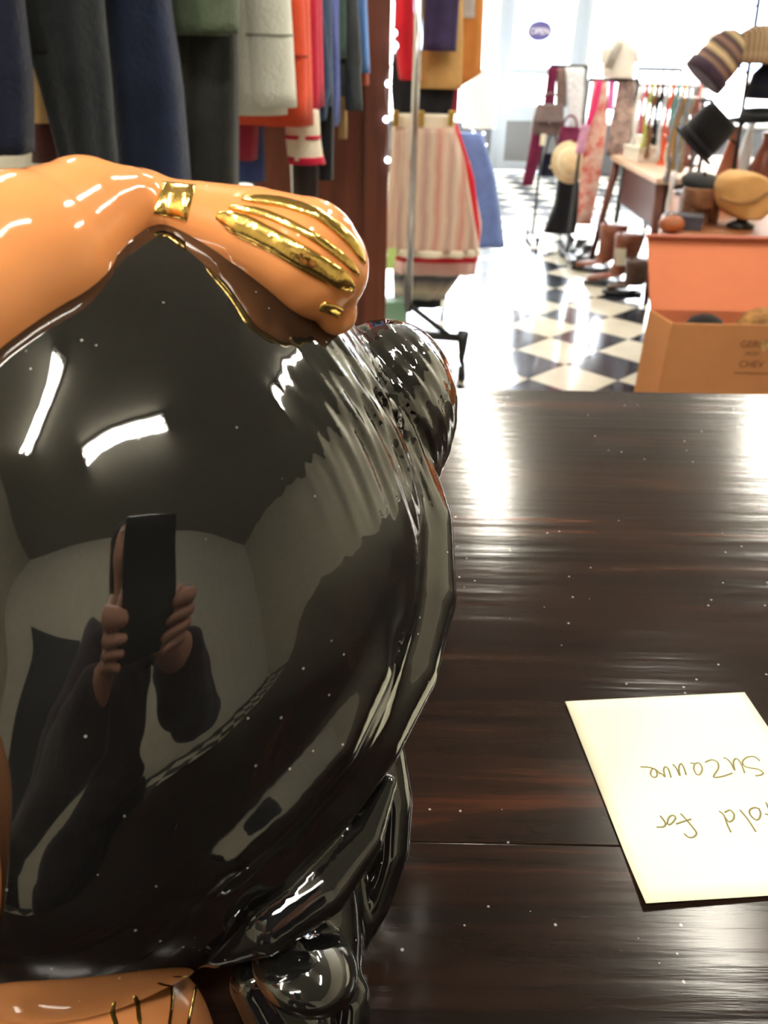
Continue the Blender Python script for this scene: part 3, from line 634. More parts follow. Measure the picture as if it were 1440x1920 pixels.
hang('black_skirt', 'black skirt hanging lowest behind the ruffled hem', 'skirt', BLK, YR+.74, [(420,742,830),(574,736,826)], .05, .12)
hang('denim_skirt', 'blue denim skirt at the aisle side of the rolling rack', 'skirt', DENIM, YR+.9, [(250,850,905),(330,862,928),(462,880,946)], .05, .12)
hang('red_sweater', 'red sweater hanging left of the chrome post', 'sweater', RED, YR+.1, [(-200,738,782),(10,740,776),(60,738,776),(150,748,790)], .05, .1, 4)
hang('plum_jacket', 'dark plum wool jacket right of the chrome post', 'jacket', PURP, YR+.14, [(-200,786,868),(0,794,862),(96,792,856)], .06, .06)
hang('camel_skirt', 'camel coloured skirt panel below the plum jacket', 'skirt', CAMEL, YR+.26, [(-100,790,868),(80,792,868),(166,780,866)], .05, .08)
hang('suede_coat', 'ochre suede coat nearest the bright doorway', 'coat', OCHR, YR+.5, [(-200,850,912),(0,858,908),(140,850,902),(160,800,868)], .06, .06)
hang('grey_scarf', 'pale grey scarf over the ochre suede coat', 'scarf', cloth('pale_grey_scarf', 190, 190, 196), YR+.36, [(-100,862,892),(34,868,890)], .02, .1)
hang('black_blouse', 'black gathered blouse above the striped skirt waistband', 'blouse', BLK, YR+.3, [(100,736,850),(168,734,852),(214,738,846)], .05, .12)
hang('maroon_scarf', 'maroon scarf hanging beside the black gathered blouse', 'scarf', MARO, YR+.44, [(100,836,866),(170,838,860),(214,842,858)], .02, .08)
tg = thing('price_tag', 'pale green swing tag hanging at the pillar side of the petticoats', 'tag', tuple(at(735, 520, YR-.02)))
q = at(733, 485, YR-.02); MB().obox(q, (.02, .002, 0), (.0, .0015, 0), (.006, 0, .045)).build('card', mat('pale_green_card', srgb(196, 226, 140), .8), tg, smooth=False)
MB().tube([q+np.array([.003, 0, .045]), q+np.array([.006, 0, .12])], .0015, 6).build('string', WIRE, tg)
gb = at(740, 622, YR+.3); MB().box((gb[0]-.05, gb[1]-.05, .0), (gb[0]+.06, gb[1]+.06, .3)).build('green_tin', mat('pale_green_tin', srgb(128, 168, 146), .5), smooth=False, bevel=.006, label='pale green tin box on the floor behind the rack base', cat='box')

# ------------------------------------------------------------------ open cardboard box on a low stool
YB = 2.05
fl, bl = at(1262, 606, YB), None
zt = fl[2]; bl = on(1219, 580, zt); W_ = .62
box = thing('cardboard_box', 'open tan cardboard box with orange inside, hats showing, behind the counter', 'box', (fl[0]+.3, (fl[1]+bl[1])/2, zt-.34))
zb0 = zt-.34; th = .006; skew = bl[0]-fl[0]
def wallp(a, b, z0, z1, name, m, off=(0, 0)):
    a = np.array(a, float); b = np.array(b, float); t = (b-a)/np.linalg.norm(b-a); nn = np.array([-t[1], t[0]])*th/2; c = (a+b)/2; return MB().obox((c[0], c[1], (z0+z1)/2), tuple((b-a)/2)+(0,), tuple(nn)+(0,), (0, 0, (z1-z0)/2)).build(name, m, box, smooth=False)
F0 = fl[:2]; B0 = bl[:2]; F1 = F0+np.array([W_, .0]); B1 = B0+np.array([W_, .0])
wallp(F0, F1, zb0, zt, 'front_panel', CARD); wallp(B0, B1, zb0, zt, 'back_panel', CARDIN); wallp(F0, B0, zb0, zt, 'side_panel', CARD); wallp(F1, B1, zb0, zt, 'side_panel', CARD)
MB().add([(F0[0], F0[1], zb0), (F1[0], F1[1], zb0), (B1[0], B1[1], zb0), (B0[0], B0[1], zb0), (F0[0], F0[1], zb0+th), (F1[0], F1[1], zb0+th), (B1[0], B1[1], zb0+th), (B0[0], B0[1], zb0+th)], [(0,3,2,1),(4,5,6,7),(0,1,5,4),(1,2,6,5),(2,3,7,6),(3,0,4,7)]).build('bottom', CARDIN, box, smooth=False)
lt_ = at(1214, 446, bl[1]+.10); lidh = lt_[2]-zt
MB().obox((B0[0]+W_/2+(lt_[0]-B0[0])/2, bl[1]+.05, zt+lidh/2), (W_/2, 0, 0), (0, th/2, 0), ((lt_[0]-B0[0])/2, .05, lidh/2)).build('lid', CARDIN, box, smooth=False)
MB().obox((lt_[0]+W_/2, lt_[1]-.0, lt_[2]+.004), (W_/2, 0, 0), (0, .016, .0), (0, 0, .004)).build('lid_lip', mat('rust_cardboard', srgb(150, 70, 40), .85), box, smooth=False)
INKB = mat('faded_brown_print', srgb(108, 66, 38), .8)
def text(s, size, loc, m, parent, rx=PI/2, name='printed_text', ext=.0004, align='LEFT', rz=0, shear=0):
    cu = bpy.data.curves.new(name, 'FONT'); cu.body = s; cu.size = size; cu.extrude = ext; cu.align_x = align; cu.shear = shear
    tmp = bpy.data.objects.new('tmp', cu); COL.objects.link(tmp); dg = bpy.context.evaluated_depsgraph_get(); me = bpy.data.meshes.new_from_object(tmp.evaluated_get(dg)); bpy.data.objects.remove(tmp)
    o = bpy.data.objects.new(name, me); COL.objects.link(o); me.materials.clear(); me.materials.append(m); o.parent = parent
    o.location = Vector(loc)-Vector(ORG[parent]); o.rotation_euler = (rx, 0, rz); return o
yf = F0[1]-th/2-.0004
def tx(s, px, py, size): q = at(px, py, yf); text(s, size, (q[0], yf, q[2]), INKB, box)
tx('GERM', 1387, 651, .026); tx('FROM', 1396, 666, .014); tx('CHEV', 1384, 688, .026)
q = at(1433, 648, yf); MB().add([(q[0]-.016, yf, q[2]+.012), (q[0]+.02, yf, q[2]+.012), (q[0]+.002, yf, q[2]-.018), (q[0]-.016, yf-.0004, q[2]+.012), (q[0]+.02, yf-.0004, q[2]+.012), (q[0]+.002, yf-.0004, q[2]-.018)], [(0,1,2),(5,4,3),(0,3,4,1),(1,4,5,2),(2,5,3,0)]).build('printed_emblem', mat('pale_print', srgb(206, 164, 110), .8), box, smooth=False)
q = at(1376, 699, yf); MB().box((q[0], yf-.0004, q[2]-.002), (q[0]+.12, yf, q[2]+.001)).build('printed_rule', INKB, box, smooth=False)
def hat_soft(name, label, c, r, h, m, parent=None, sx=1, sy=1): 
    prof = [(r*.2, 0), (r, .0), (r*1.02, h*.25), (r*.95, h*.6), (r*.7, h*.88), (r*.3, h*1.0), (.002, h)]
    return MB().lathe(prof, c, 32, sx=sx, sy=sy)
bc = (F0+B0)/2
q = at(1325, 596, (F0[1]+B0[1])/2)
h1 = thing('felt_hat', 'black felt hat lying inside the open cardboard box', 'hat', (q[0], q[1], zt-.10))
hat_soft('', '', (q[0], q[1], zt-.085), .058, .09, None).build('crown', cloth('black_felt', 18, 18, 20), h1); MB().lathe([(.052, 0), (.062, .004), (.062, .012), (.052, .014)], (q[0], q[1], zt-.09), 28).build('band', BLK, h1)
q = at(1420, 590, (F0[1]+B0[1])/2)
h2 = thing('fur_hat', 'tan fur hat lying inside the open cardboard box', 'hat', (q[0]+.02, q[1], zt-.10))
FUR = mat('tan_fur', srgb(150, 108, 60), .95, var=.5, vscale=30, bump=1.0, bscale=90)
hat_soft('', '', (q[0]+.02, q[1], zt-.09), .075, .115, None, sx=1.0, sy=.75).build('crown', FUR, h2); MB().tube([(q[0]+.02+.07*math.cos(a), q[1]+.05*math.sin(a), zt-.05+.01*math.sin(3*a)) for a in np.linspace(0, 2*PI, 28, endpoint=False)], .018, 10, closed=True).build('fur_brim', FUR, h2)
# the stool under it
st = thing('wooden_stool', 'low dark wooden stool under the cardboard box', 'stool', (F0[0]+.3, (F0[1]+B0[1])/2, 0))
sx0, sx1, sy0, sy1 = F0[0]+.02, F0[0]+W_-.08, F0[1]-.02, B0[1]+.06
MB().box((sx0, sy0, zb0-.03), (sx1, sy1, zb0)).build('seat', DARKW, st, smooth=False, bevel=.006)
for x in (sx0+.03, sx1-.03):
    for y in (sy0+.03, sy1-.03): MB().box((x-.018, y-.018, 0), (x+.018, y+.018, zb0-.03)).build('leg', DARKW, st, smooth=False)

# ------------------------------------------------------------------ displays towards the shop front
def prop(name, label, cat, m, Y, secs, thick=.03, fold=.1, k=6, group=None, n=28):
    return loft_px(secs, Y, thick, fold=fold, k=k, n=n, rings=10).build(name, m, label=label, cat=cat, group=group)
FLOR = mat('red_floral_cotton', srgb(224, 204, 190), .9, col2=srgb(200, 70, 66), vscale=16)
DFLOR = mat('dark_floral_silk', srgb(96, 84, 88), .7, col2=srgb(186, 160, 150), vscale=20)
def rack(name, label, Y, pxl, pxr, pytop, posts=(0, 1), foot=True):
    a = at(pxl, pytop, Y); b = at(pxr, pytop, Y); z = a[2]; t = thing(name, label, 'clothes rack', ((a[0]+b[0])/2, Y, 0))
    MB().tube([(a[0], Y, z), (b[0], Y, z)], .014, 10).build('top_bar', BLACKM, t)
    for i, q in enumerate((a, b)):
        MB().tube([(q[0], Y, .05), (q[0], Y, z)], .012, 10).build('post', BLACKM, t)
        MB().box((q[0]-.02, Y-.28, .05), (q[0]+.02, Y+.28, .075)).build('foot', BLACKM, t, smooth=False)
        for s in (-.26, .26):
            MB().tube([(q[0]-.012, Y+s, .026), (q[0]+.012, Y+s, .026)], .025, 12).build('caster', BLACKM, t)
    return t
GF = 'accessories on the front racks'
YA = 6.95
rack('black_rack', 'black metal rack hung with burgundy scarves near the door', YA, 1032, 1101, 124)
prop('velvet_scarf', 'burgundy velvet scarf at the left of the black rack', 'scarf', BURG, YA-.03, [(126,1028,1046),(160,1024,1042),(196,1019,1040)], .02, group=GF)
prop('lace_scarf', 'white lace scarf hanging in the middle of the black rack', 'scarf', mat('white_lace', srgb(228, 232, 240), .8, var=.15, vscale=40), YA-.05, [(126,1060,1094),(170,1062,1096),(242,1068,1088)], .03, .2, group=GF)
prop('brown_scarf', 'taupe scarf beside the white lace scarf', 'scarf', cloth('taupe_silk', 120, 100, 96), YA-.02, [(126,1044,1062),(200,1042,1062)], .02, group=GF)
def bag(name, label, m, Y, px0, px1, py0, py1, depth, flap=True, handle=.08):
    a = at(px0, py1, Y); b = at(px1, py0, Y); w = (b[0]-a[0])/2; h = b[2]-a[2]; cx = (a[0]+b[0])/2
    t = thing(name, label, 'bag', (cx, Y, a[2]), GF); R = []
    for i in range(9):
        u = i/8; s = 1-.22*u**2; R.append([(cx+math.copysign(abs(math.cos(q))**.5, math.cos(q))*w*s, Y+math.copysign(abs(math.sin(q))**.6, math.sin(q))*depth*(1-.35*u), a[2]+h*u) for q in np.linspace(0, 2*PI, 28, endpoint=False)])
    MB().rings(R).build('bag_body', m, t)
    if flap: MB().obox((cx, Y-depth*.85, a[2]+h*.72), (w*.82, 0, 0), (0, .006, .003), (0, .03, h*.26)).build('flap', m, t, smooth=False, bevel=.006)
    MB().tube([(cx+w*.6*math.cos(q), Y, a[2]+h*.97+handle*math.sin(q)) for q in np.linspace(0, PI, 14)], .007, 8).build('handle', m, t)
    MB().obox((cx, Y-depth-.01, a[2]+h*.45), (.012, 0, 0), (0, .004, 0), (0, 0, .012)).build('clasp', CHROME, t, smooth=False)
    return t
hb = bag('leather_handbag', 'taupe leather handbag hanging on the left of the black rack', cloth('taupe_leather', 100, 84, 84, rough=.5), YA-.2, 994, 1062, 196, 252, .07)
q = at(1018, 262, YA-.3); MB().box(q-np.array([.02, .002, .04]), q+np.array([.02, .002, .04])).build('price_tag', TAG, hb, smooth=False)
bag('velvet_handbag', 'burgundy handbag hanging below the taupe bag', BURG, YA-.3, 1042, 1090, 238, 284, .06)
bag('navy_pouch', 'navy pouch hanging under the burgundy handbag', NAVY1, YA-.16, 1012, 1050, 288, 330, .04, flap=False, handle=.14)
prop('long_scarf', 'long burgundy scarf trailing low beside the door', 'scarf', BURG, YA-.24, [(248,998,1018),(300,988,1012),(348,978,998)], .02, group=GF)
prop('black_dress', 'long black dress hanging under the straw hat', 'dress', BLK, YA-.1, [(322,1048,1084),(380,1040,1088),(436,1018,1078)], .06, group=GF)
q = at(1068, 305, YA-.42); sh = thing('straw_hat', 'round cream straw hat hung on the front of the black rack', 'hat', tuple(q-np.array([0, 0, .15])), GF)
RX = rot(math.radians(72), 0, math.radians(12)); STRAW = mat('cream_straw', srgb(222, 200, 160), .85, var=.1, vscale=30, bump=.4, bscale=150)
MB().lathe([(.002, .0), (.105, 0), (.15, .005), (.152, .012), (.105, .012), (.10, .03), (.085, .07), (.04, .085), (.002, .086)], q, 32, tilt=RX).build('crown_and_brim', STRAW, sh)
MB().lathe([(.104, .014), (.106, .014), (.102, .034), (.100, .034)], q, 32, tilt=RX).build('ribbon', CREAM, sh)

YB2 = 6.2
rack('black_rack', 'black metal rack with floral scarves below the white blouse', YB2, 1104, 1198, 150)
prop('floral_scarf', 'long red and cream floral scarf on the second black rack', 'scarf', FLOR, YB2-.04, [(152,1112,1140),(250,1096,1138),(330,1088,1126),(420,1082,1108)], .025, .2, group=GF)
prop('silk_scarf', 'hot pink silk scarf slanting over the floral scarf', 'scarf', MAG, YB2-.09, [(152,1118,1130),(200,1108,1120),(234,1098,1108)], .012, group=GF)
prop('silk_scarf', 'short pink scarf at the right of the hot pink scarf', 'scarf', cloth('pink_silk', 230, 120, 190, rough=.5), YB2-.07, [(152,1142,1153),(206,1138,1150)], .012, group=GF)
prop('silk_scarf', 'pale lilac scarf end hanging below the hot pink scarf', 'scarf', cloth('lilac_silk', 206, 150, 186, rough=.5), YB2-.1, [(234,1090,1106),(288,1078,1094)], .012, group=GF)
prop('floral_shawl', 'dark floral shawl on the second black rack', 'shawl', DFLOR, YB2-.03, [(152,1160,1192),(220,1148,1188),(292,1136,1176)], .03, .2, group=GF)
mq = at(1158, 146, YB2); mn = thing('blouse_mannequin', 'white blouse with grey sash on a torso form above the rack', 'mannequin', tuple(mq))
WB = cloth('white_cotton', 232, 228, 222, var=.05)
loft_px([(74,1150,1168),(80,1142,1178),(94,1128,1192),(112,1130,1188),(146,1132,1186)], YB2, .11, fold=.05, n=36).build('blouse', WB, mn)
for s, x0, x1 in ((0, 1124, 1138), (1, 1182, 1198)): loft_px([(90, x0+4*(1-s), x1-4*s), (118, x0, x1)], YB2, .05, rings=6).build('sleeve', WB, mn)
MB().tube([at(1165, 78, YB2-.1), at(1152, 100, YB2-.13), at(1140, 128, YB2-.125)], .026, 10, flat=.3, nrm=(0, -1, 0)).build('sash', cloth('grey_sash', 160, 154, 148), mn)
MB().tube([at(1159, 78, YB2), at(1159, 70, YB2)], [.05, .03], 14).build('neck_cap', CREAM, mn)
yC = 7.3; rack('black_rack', 'bare black rack rail standing before the bright window', yC, 1197, 1279, 129)
for x in (1243, 1262): 
    q = at(x, 131, yC); hg = MB().tube([q+np.array([0, 0, .03]), q+np.array([.01, 0, .012]), q-np.array([0, 0, .015]), q+np.array([-.09, 0, -.09]), q+np.array([.09, 0, -.09]), q-np.array([0, 0, .015])], .004, 6); hg.build('coat_hanger', mat('pink_wire', srgb(214, 130, 140), .5), label='pink wire hanger on the bare rail, %s one' % ('left' if x == 1243 else 'right'), cat='hanger', group='wire hangers')

# wooden side table with white boxes and necklace stand
tz = .75
P1, P2 = on(1146, 290, tz), on(1232, 334, tz); P3 = P2+np.array([1.0, .12, 0]); P4 = P1+np.array([1.0, .12, 0])
tb = thing('side_table', 'wooden side table with pale edge holding boxes and necklaces', 'table', (float((P1+P3)[0]/2), float((P1+P3)[1]/2), 0))
MB().add([tuple(p-np.array([0, 0, .035])) for p in (P1, P2, P3, P4)]+[tuple(p) for p in (P1, P2, P3, P4)], [(0,3,2,1),(4,5,6,7),(0,1,5,4),(1,2,6,5),(2,3,7,6),(3,0,4,7)]).build('table_top', mat('pale_pine', srgb(214, 180, 156), .5, var=.1, vscale=3), tb, smooth=False, bevel=.006)
cc = (P1+P3)/2
for p in (P1, P2, P3, P4):
    a = p+(cc-p)*.08-np.array([0, 0, .035]); e = p-(cc-p)*.06 if p is P1 else p+(cc-p)*.22; MB().tube([a, (e[0], e[1], 0)], [.03, .018], 10).build('leg', mat('red_brown_leg', srgb(96, 50, 40), .45), tb)
MB().obox(cc-np.array([0, 0, .17]), (P2-P1)*.40, (P4-P1)*.42, (0, 0, .133)).build('drawer_case', DARKW, tb, smooth=False, bevel=.006)
fd = P1+(P2-P1)*.5+(cc-(P1+P2)/2)*.16-np.array([0, 0, .17]); MB().obox(fd, (P2-P1)*.36, (P4-P1)/np.linalg.norm(P4-P1)*.012, (0, 0, .11)).build('drawer_front', mat('oxblood_wood', srgb(84, 34, 32), .4), tb, smooth=False, bevel=.004)
q = on(1208, 296, tz)
def bx(name, label, m, c, hx, hy, h, rz=.0, cat='box', group=None):
    Rm = rot(0, 0, rz); t = thing(name, label, cat, tuple(c), group)
    c = np.array(c); MB().obox(c+np.array([0, 0, h*.4]), Rm@np.array([hx, 0, 0]), Rm@np.array([0, hy, 0]), (0, 0, h*.4)).build('base', m, t, smooth=False, bevel=.003)
    MB().obox(c+np.array([0, 0, h*.9]), Rm@np.array([hx*1.04, 0, 0]), Rm@np.array([0, hy*1.04, 0]), (0, 0, h*.1)).build('lid', m, t, smooth=False, bevel=.003); return t
WBOX = mat('white_card', srgb(232, 228, 218), .8, var=.04)
q = P1+(P2-P1)*.30+np.array([.20, .06, 0]); bx('gift_box', 'larger white card box at the bottom of the stack on the table', WBOX, q, .15, .11, .09, .2)
bx('gift_box', 'small white card box on top of the larger one', WBOX, q+np.array([.02, .02, .0901]), .11, .08, .06, .35)
# necklace stands
def necklaces(label, nq, px0, px1, pybar, beads, group, where, rb=1.0):
    sz = at((px0+px1)/2, pybar, nq[1])[2]; ns = thing('necklace_stand', label, 'stand', tuple(nq))
    MB().lathe([(.09, 0), (.09, .012), (.02, .02)], nq, 24).build('base', BLACKM, ns); MB().tube([nq+np.array([0, 0, .015]), (nq[0], nq[1], sz)], .009, 8).build('post', BLACKM, ns)
    na, nb = at(px0, pybar, nq[1]), at(px1, pybar, nq[1]); MB().tube([(na[0], nq[1], sz), (nb[0], nq[1], sz)], .008, 8).build('bar', BLACKM, ns)
    for nm, c, px, pyb in beads:
        x = at(px, pybar, nq[1])[0]; z0 = sz+.008; z1 = at(px, pyb, nq[1])[2]; w = .020
        pts = [np.array([x-w*math.sin(PI*u), nq[1]-.016, z0+(z1-z0)*u]) for u in np.linspace(0, 1, 32)]+[np.array([x+w*math.sin(PI*u), nq[1]+.016, z0+(z1-z0)*u]) for u in np.linspace(1, 0, 32)]
        rad = [rb*(.008+.0055*(i % 2)) for i in range(len(pts))]
        t = thing('bead_necklace', nm+' necklace hanging on the '+where, 'necklace', (x, nq[1], z1), group)
        m = mat('bead_'+nm.replace(' ', '_'), srgb(*c), .25); MB().tube(pts, rad, 8, closed=True).build('strand', m, t)
        if 'tassel' in nm or 'chain' in nm: MB().tube([(x, nq[1], z1), (x, nq[1], z1-.015), (x, nq[1], z1-.14)], [.01, .024, .036], 12).build('tassel', m, t)
        else: MB().ell((x, nq[1], z1-.014), (.02, .016, .022), 12, 8).build('pendant', m, t)
necklaces('black T-bar stand hung with bead necklaces on the side table', P1+(P2-P1)*.55+np.array([.34, .10, 0]), 1196, 1322, 162,
    [('white pearl', (240, 240, 240), 1204, 262), ('rose bead', (214, 110, 130), 1214, 240), ('olive bead', (190, 200, 110), 1224, 268), ('brown wooden', (120, 84, 56), 1234, 288), ('jet black', (36, 36, 42), 1244, 262), ('clear crystal', (220, 228, 236), 1254, 290), ('coral tassel', (226, 96, 64), 1264, 300), ('teal bead', (90, 160, 160), 1274, 256), ('amber', (196, 150, 80), 1284, 310), ('grey shell', (170, 164, 158), 1294, 300), ('silver chain', (190, 196, 206), 1304, 292), ('pink quartz', (226, 160, 160), 1314, 280)], 'necklaces on the stand', 'side table stand')
dz = .78; TA = at(1236, 420, 3.08); TA = np.array([TA[0], TA[1], dz]); E1 = np.array([.945, -.327, 0]); E2 = np.array([.327, .945, 0])
nb_ = at(1304, 350, 4.15); necklaces('black T-bar stand with crystal strands beside the fedora', np.array([nb_[0], 4.15, dz]), 1272, 1336, 188,
    [('smoky crystal', (150, 146, 150), 1276, 330), ('old gold', (186, 150, 84), 1284, 318), ('ice blue crystal', (180, 204, 226), 1292, 336), ('bone bead', (214, 200, 176), 1300, 310), ('dusty rose', (200, 140, 136), 1308, 300), ('pewter bead', (120, 120, 128), 1320, 324)], 'necklaces beside the fedora', 'stand beside the fedora', .7)

# ------------------------------------------------------------------ boots and shoes on the floor
def boot(name, label, heel, toe, h, m, group, wid=.045):
    hl = np.array(heel); tv = np.array(toe)-hl; L = np.linalg.norm(tv); tv /= L; sv = np.array([-tv[1], tv[0], 0]); t = thing(name, label, 'boot' if h > .2 else 'shoe', tuple(hl), group)
    R = []
    prof = [(.0, h, .098, .078), (.0, h*.85, .094, .074), (.004, h*.62, .082, .064), (.012, h*.42, .070, .054), (.03, h*.3, .070, .054)]
    if h <= .2: prof = [(.03, h, .06, .04), (.032, h*.8, .062, .042)]
    for o, z, a, b in prof: R.append([hl+tv*(.05+o+a*math.cos(q))+sv*(b*math.sin(q))+np.array([0, 0, z]) for q in np.linspace(0, 2*PI, 22, endpoint=False)])
    for i in range(1, 8):
        u = i/7; ang = u*1.35; c = hl+tv*(.07+(L-.10)*u); hgt = (.10 if h > .2 else .07)*(1-.62*u)
        ring = []
        for q in np.linspace(0, 2*PI, 22, endpoint=False):
            lx = (.055*(1-u)+.012)*math.cos(q); lz = math.sin(q)
            ring.append(c+sv*(wid*(1-.35*u**3)*math.sin(q))+tv*(lx*math.cos(ang)*.8)+np.array([0, 0, .022+hgt*.5+hgt*.5*math.cos(q)*(-1)*math.sin(ang)*1.0]))
        R.append(ring)
    MB().rings(R).build('upper', m, t)
    out = []
    for z in (.004, .022):
        out.append([hl+tv*(.02+(L-.02)*(.5-.5*math.cos(q)))+sv*(wid*1.02*(math.sin(q))*(1-.15*math.cos(2*q)))+np.array([0, 0, z]) for q in np.linspace(0, 2*PI, 26, endpoint=False)])
    MB().rings(out).build('sole', BLACKM, t)
    MB().obox(hl+tv*.05+np.array([0, 0, .011]), tv*.035, sv*.034, (0, 0, .011)).build('heel', BLACKM, t, smooth=False)
    if h > .2: MB().tube([hl+tv*(.05+.06)+np.array([0, 0, h-.01]), hl+tv*(.05+.07)+np.array([0, 0, h+.03]), hl+tv*(.05+.05)+np.array([0, 0, h-.01])], .006, 6).build('pull_strap', m, t)
    return t
GB = 'boots on the checkered floor'
b1 = boot('leather_boot', 'brown leather boot farther from the box, toe pointing to the aisle', on(1152,512,0), on(1070,505,0), .33, BRLEATH, GB, .062)
b2 = boot('leather_boot', 'brown leather boot with a cream tag, nearer the box', on(1180,534,0), on(1092,532,0), .33, BRLEATH, GB, .062)
q = at(1164, 482, on(1180,534,0)[1]-.085); MB().obox(q, (.035, 0, 0), (0, .002, 0), (-.008, 0, .055)).build('swing_tag', TAG, b2, smooth=False, label='cream paper tag')
boot('ankle_boot', 'low dark brown ankle boot lying in front of the taller boots', on(1205,552,0), on(1128,550,0), .22, DKLEATH, GB)
boot('leather_shoe', 'black leather shoe with pale trim under the scarf rack', on(1100,470,0), on(1050,482,0), .10, mat('black_leather', srgb(24, 24, 28), .3), GB)
boot('leather_shoe', 'second black leather shoe beside the brown boots', on(1112,480,0), on(1064,494,0), .10, mat('black_leather', srgb(24, 24, 28), .3), GB)

# ------------------------------------------------------------------ hat display table and hat tree at the right
dz = .78; TA = at(1236, 420, 3.08); TA = np.array([TA[0], TA[1], dz]); E1 = np.array([.945, -.327, 0]); E2 = np.array([.327, .945, 0])
dt = thing('display_table', 'brown display table crowded with hats and bags', 'table', tuple((TA+E1*.6+E2*.65)*np.array([1, 1, 0])))
MB().obox(TA+E1*.6+E2*.65-np.array([0, 0, .02]), E1*.6, E2*.65, (0, 0, .02)).build('table_top', mat('honey_wood', srgb(150, 96, 60), .5, var=.2, vscale=4, stretch=(1, 8, 8)), dt, smooth=False, bevel=.008)
for i in (.24, 1.0):
    for j in (.2, 1.1): p = TA+E1*i+E2*j; MB().tube([p-np.array([0, 0, .04]), (p[0], p[1], .4), (p[0], p[1], 0)], [.032, .026, .02], 12).build('leg', DARKW, dt)
MB().obox(TA+E1*.62+E2*.16-np.array([0, 0, .085]), E1*.4, E2*.015, (0, 0, .045)).build('apron', DARKW, dt, smooth=False)
GH = 'goods on the display table'
def standing(px, py, Y): q = at(px, py, Y); return q
# brown satchel
q = at(1308, 415, 3.42); bgx = thing('leather_satchel', 'slouchy brown leather satchel on the display table', 'bag', (q[0], q[1], dz), GH)
BRL2 = mat('satchel_leather', srgb(112, 76, 52), .5, var=.3, vscale=12, bump=.3)
loft_px([(352,1288,1344),(362,1278,1347),(400,1274,1345),(424,1282,1340)], 3.42, .07, fold=.05, k=4, n=36).build('bag_body', BRL2, bgx)
loft_px([(352,1284,1346),(372,1282,1346),(388,1296,1334)], 3.37, .045, fold=.03, n=30).build('flap', mat('satchel_flap', srgb(128, 86, 56), .5, var=.3, vscale=12, bump=.3), bgx)
MB().tube([at(1335, 360, 3.32), at(1337, 385, 3.33), at(1332, 415, 3.34)], .008, 8).build('strap', BRLEATH, bgx)
# black beret on top
q = at(1318, 344, 3.42); bz = thing('felt_beret', 'flat black felt beret resting on the brown satchel', 'hat', tuple(q-np.array([0, 0, .02])), GH)
MB().lathe([(.03, -.018), (.08, -.012), (.088, .004), (.07, .02), (.02, .028), (.002, .028)], q, 28, tilt=rot(.25, .06, 0)).build('crown', cloth('black_felt', 18, 18, 20), bz); MB().ell(q+np.array([0, 0, .034]), (.006, .006, .012), 8, 6).build('stalk', BLK, bz)
# tan flat cap, propped on a head form
q = at(1398, 378, 3.30); cp = thing('tweed_hat', 'tan soft cap with creased crown on the display table', 'hat', (q[0], q[1], dz), GH)
TANF = mat('tan_wool', srgb(196, 150, 92), .9, var=.1, vscale=10, bump=.3, bscale=160)
loft_px([(324,1372,1418),(332,1352,1436),(348,1344,1446),(372,1342,1448),(392,1350,1440),(404,1366,1420)], 3.30, .10, fold=.03, k=3, n=40).build('crown', TANF, cp)
MB().tube(spline([at(1352, 372, 3.20), at(1382, 381, 3.185), at(1415, 376, 3.19), at(1440, 362, 3.20)], 6), .006, 8).build('crease', mat('tan_seam', srgb(140, 100, 58), .9), cp)
MB().lathe([(.05, 0), (.055, .01), (.02, .03), (.018, .10), (.055, .13), (.06, .16)], (q[0], q[1], dz), 20).build('stand', BLACKM, cp)
bx('flat_case', 'dark grey folded case lying on the display table', cloth('dark_grey_vinyl', 62, 62, 74, rough=.4), (at(1275, 418, 3.30)[0], 3.27, dz), .07, .05, .05, -.3, 'case', GH)
q = at(1258, 420, 3.17); pk = thing('leather_purse', 'small round orange-brown purse at the table corner', 'purse', (q[0], 3.16, dz), GH)
MB().ell((q[0], 3.16, dz+.032), (.048, .04, .032)).build('pouch', mat('orange_leather', srgb(160, 88, 48), .45, var=.2), pk); MB().tube([(q[0]-.03, 3.16, dz+.058), (q[0], 3.16, dz+.072), (q[0]+.03, 3.16, dz+.058)], .004, 6).build('clasp', CHROME, pk)
def vase(name, label, m, px, pyb, pyt, Y, rpx, cat='vase', prof=None):
    z1 = at(px, pyt, Y)[2]; q = at(px, pyb, Y); h = z1-dz; r = rpx/FPX*Y*1.0
    t = thing(name, label, cat, (q[0], Y, dz), GH); prof = prof or [(.5, 0), (.9, .08), (1, .35), (.7, .65), (.42, .85), (.55, 1.0), (.45, .99)]
    MB().lathe([(r*a, h*b) for a, b in prof], (q[0], Y, dz), 24).build('vessel', m, t); MB().lathe([(r*.5, 0), (r*.56, h*.02), (r*.5, h*.04)], (q[0], Y, dz), 24).build('foot', m, t); MB().lathe([(r*.52, h*.985), (r*.58, h*1.0), (r*.5, h*1.02)], (q[0], Y, dz), 24).build('rim', m, t); return t
vase('copper_pot', 'copper brown pot behind the tan soft cap', mat('copper_glaze', srgb(172, 100, 72), .3), 1362, 330, 238, 4.05, 18, 'pot')
vase('glass_vase', 'clear pale glass vase left of the copper pot', mat('pale_glass', srgb(206, 214, 224), .1), 1388, 330, 222, 4.2, 13)
vase('white_candlestick', 'slim white porcelain candlestick on the table edge', mat('white_porcelain', srgb(240, 236, 238), .2), 1252, 388, 322, 3.45, 8, 'candlestick', [(1, 0), (1, .06), (.4, .14), (.55, .4), (.4, .6), (.7, .85), (.6, 1), (.3, .98)])
vase('brown_jug', 'tall reddish brown jug at the right edge of the table', mat('brown_glaze', srgb(120, 62, 44), .3), 1424, 340, 250, 4.15, 24, 'jug')
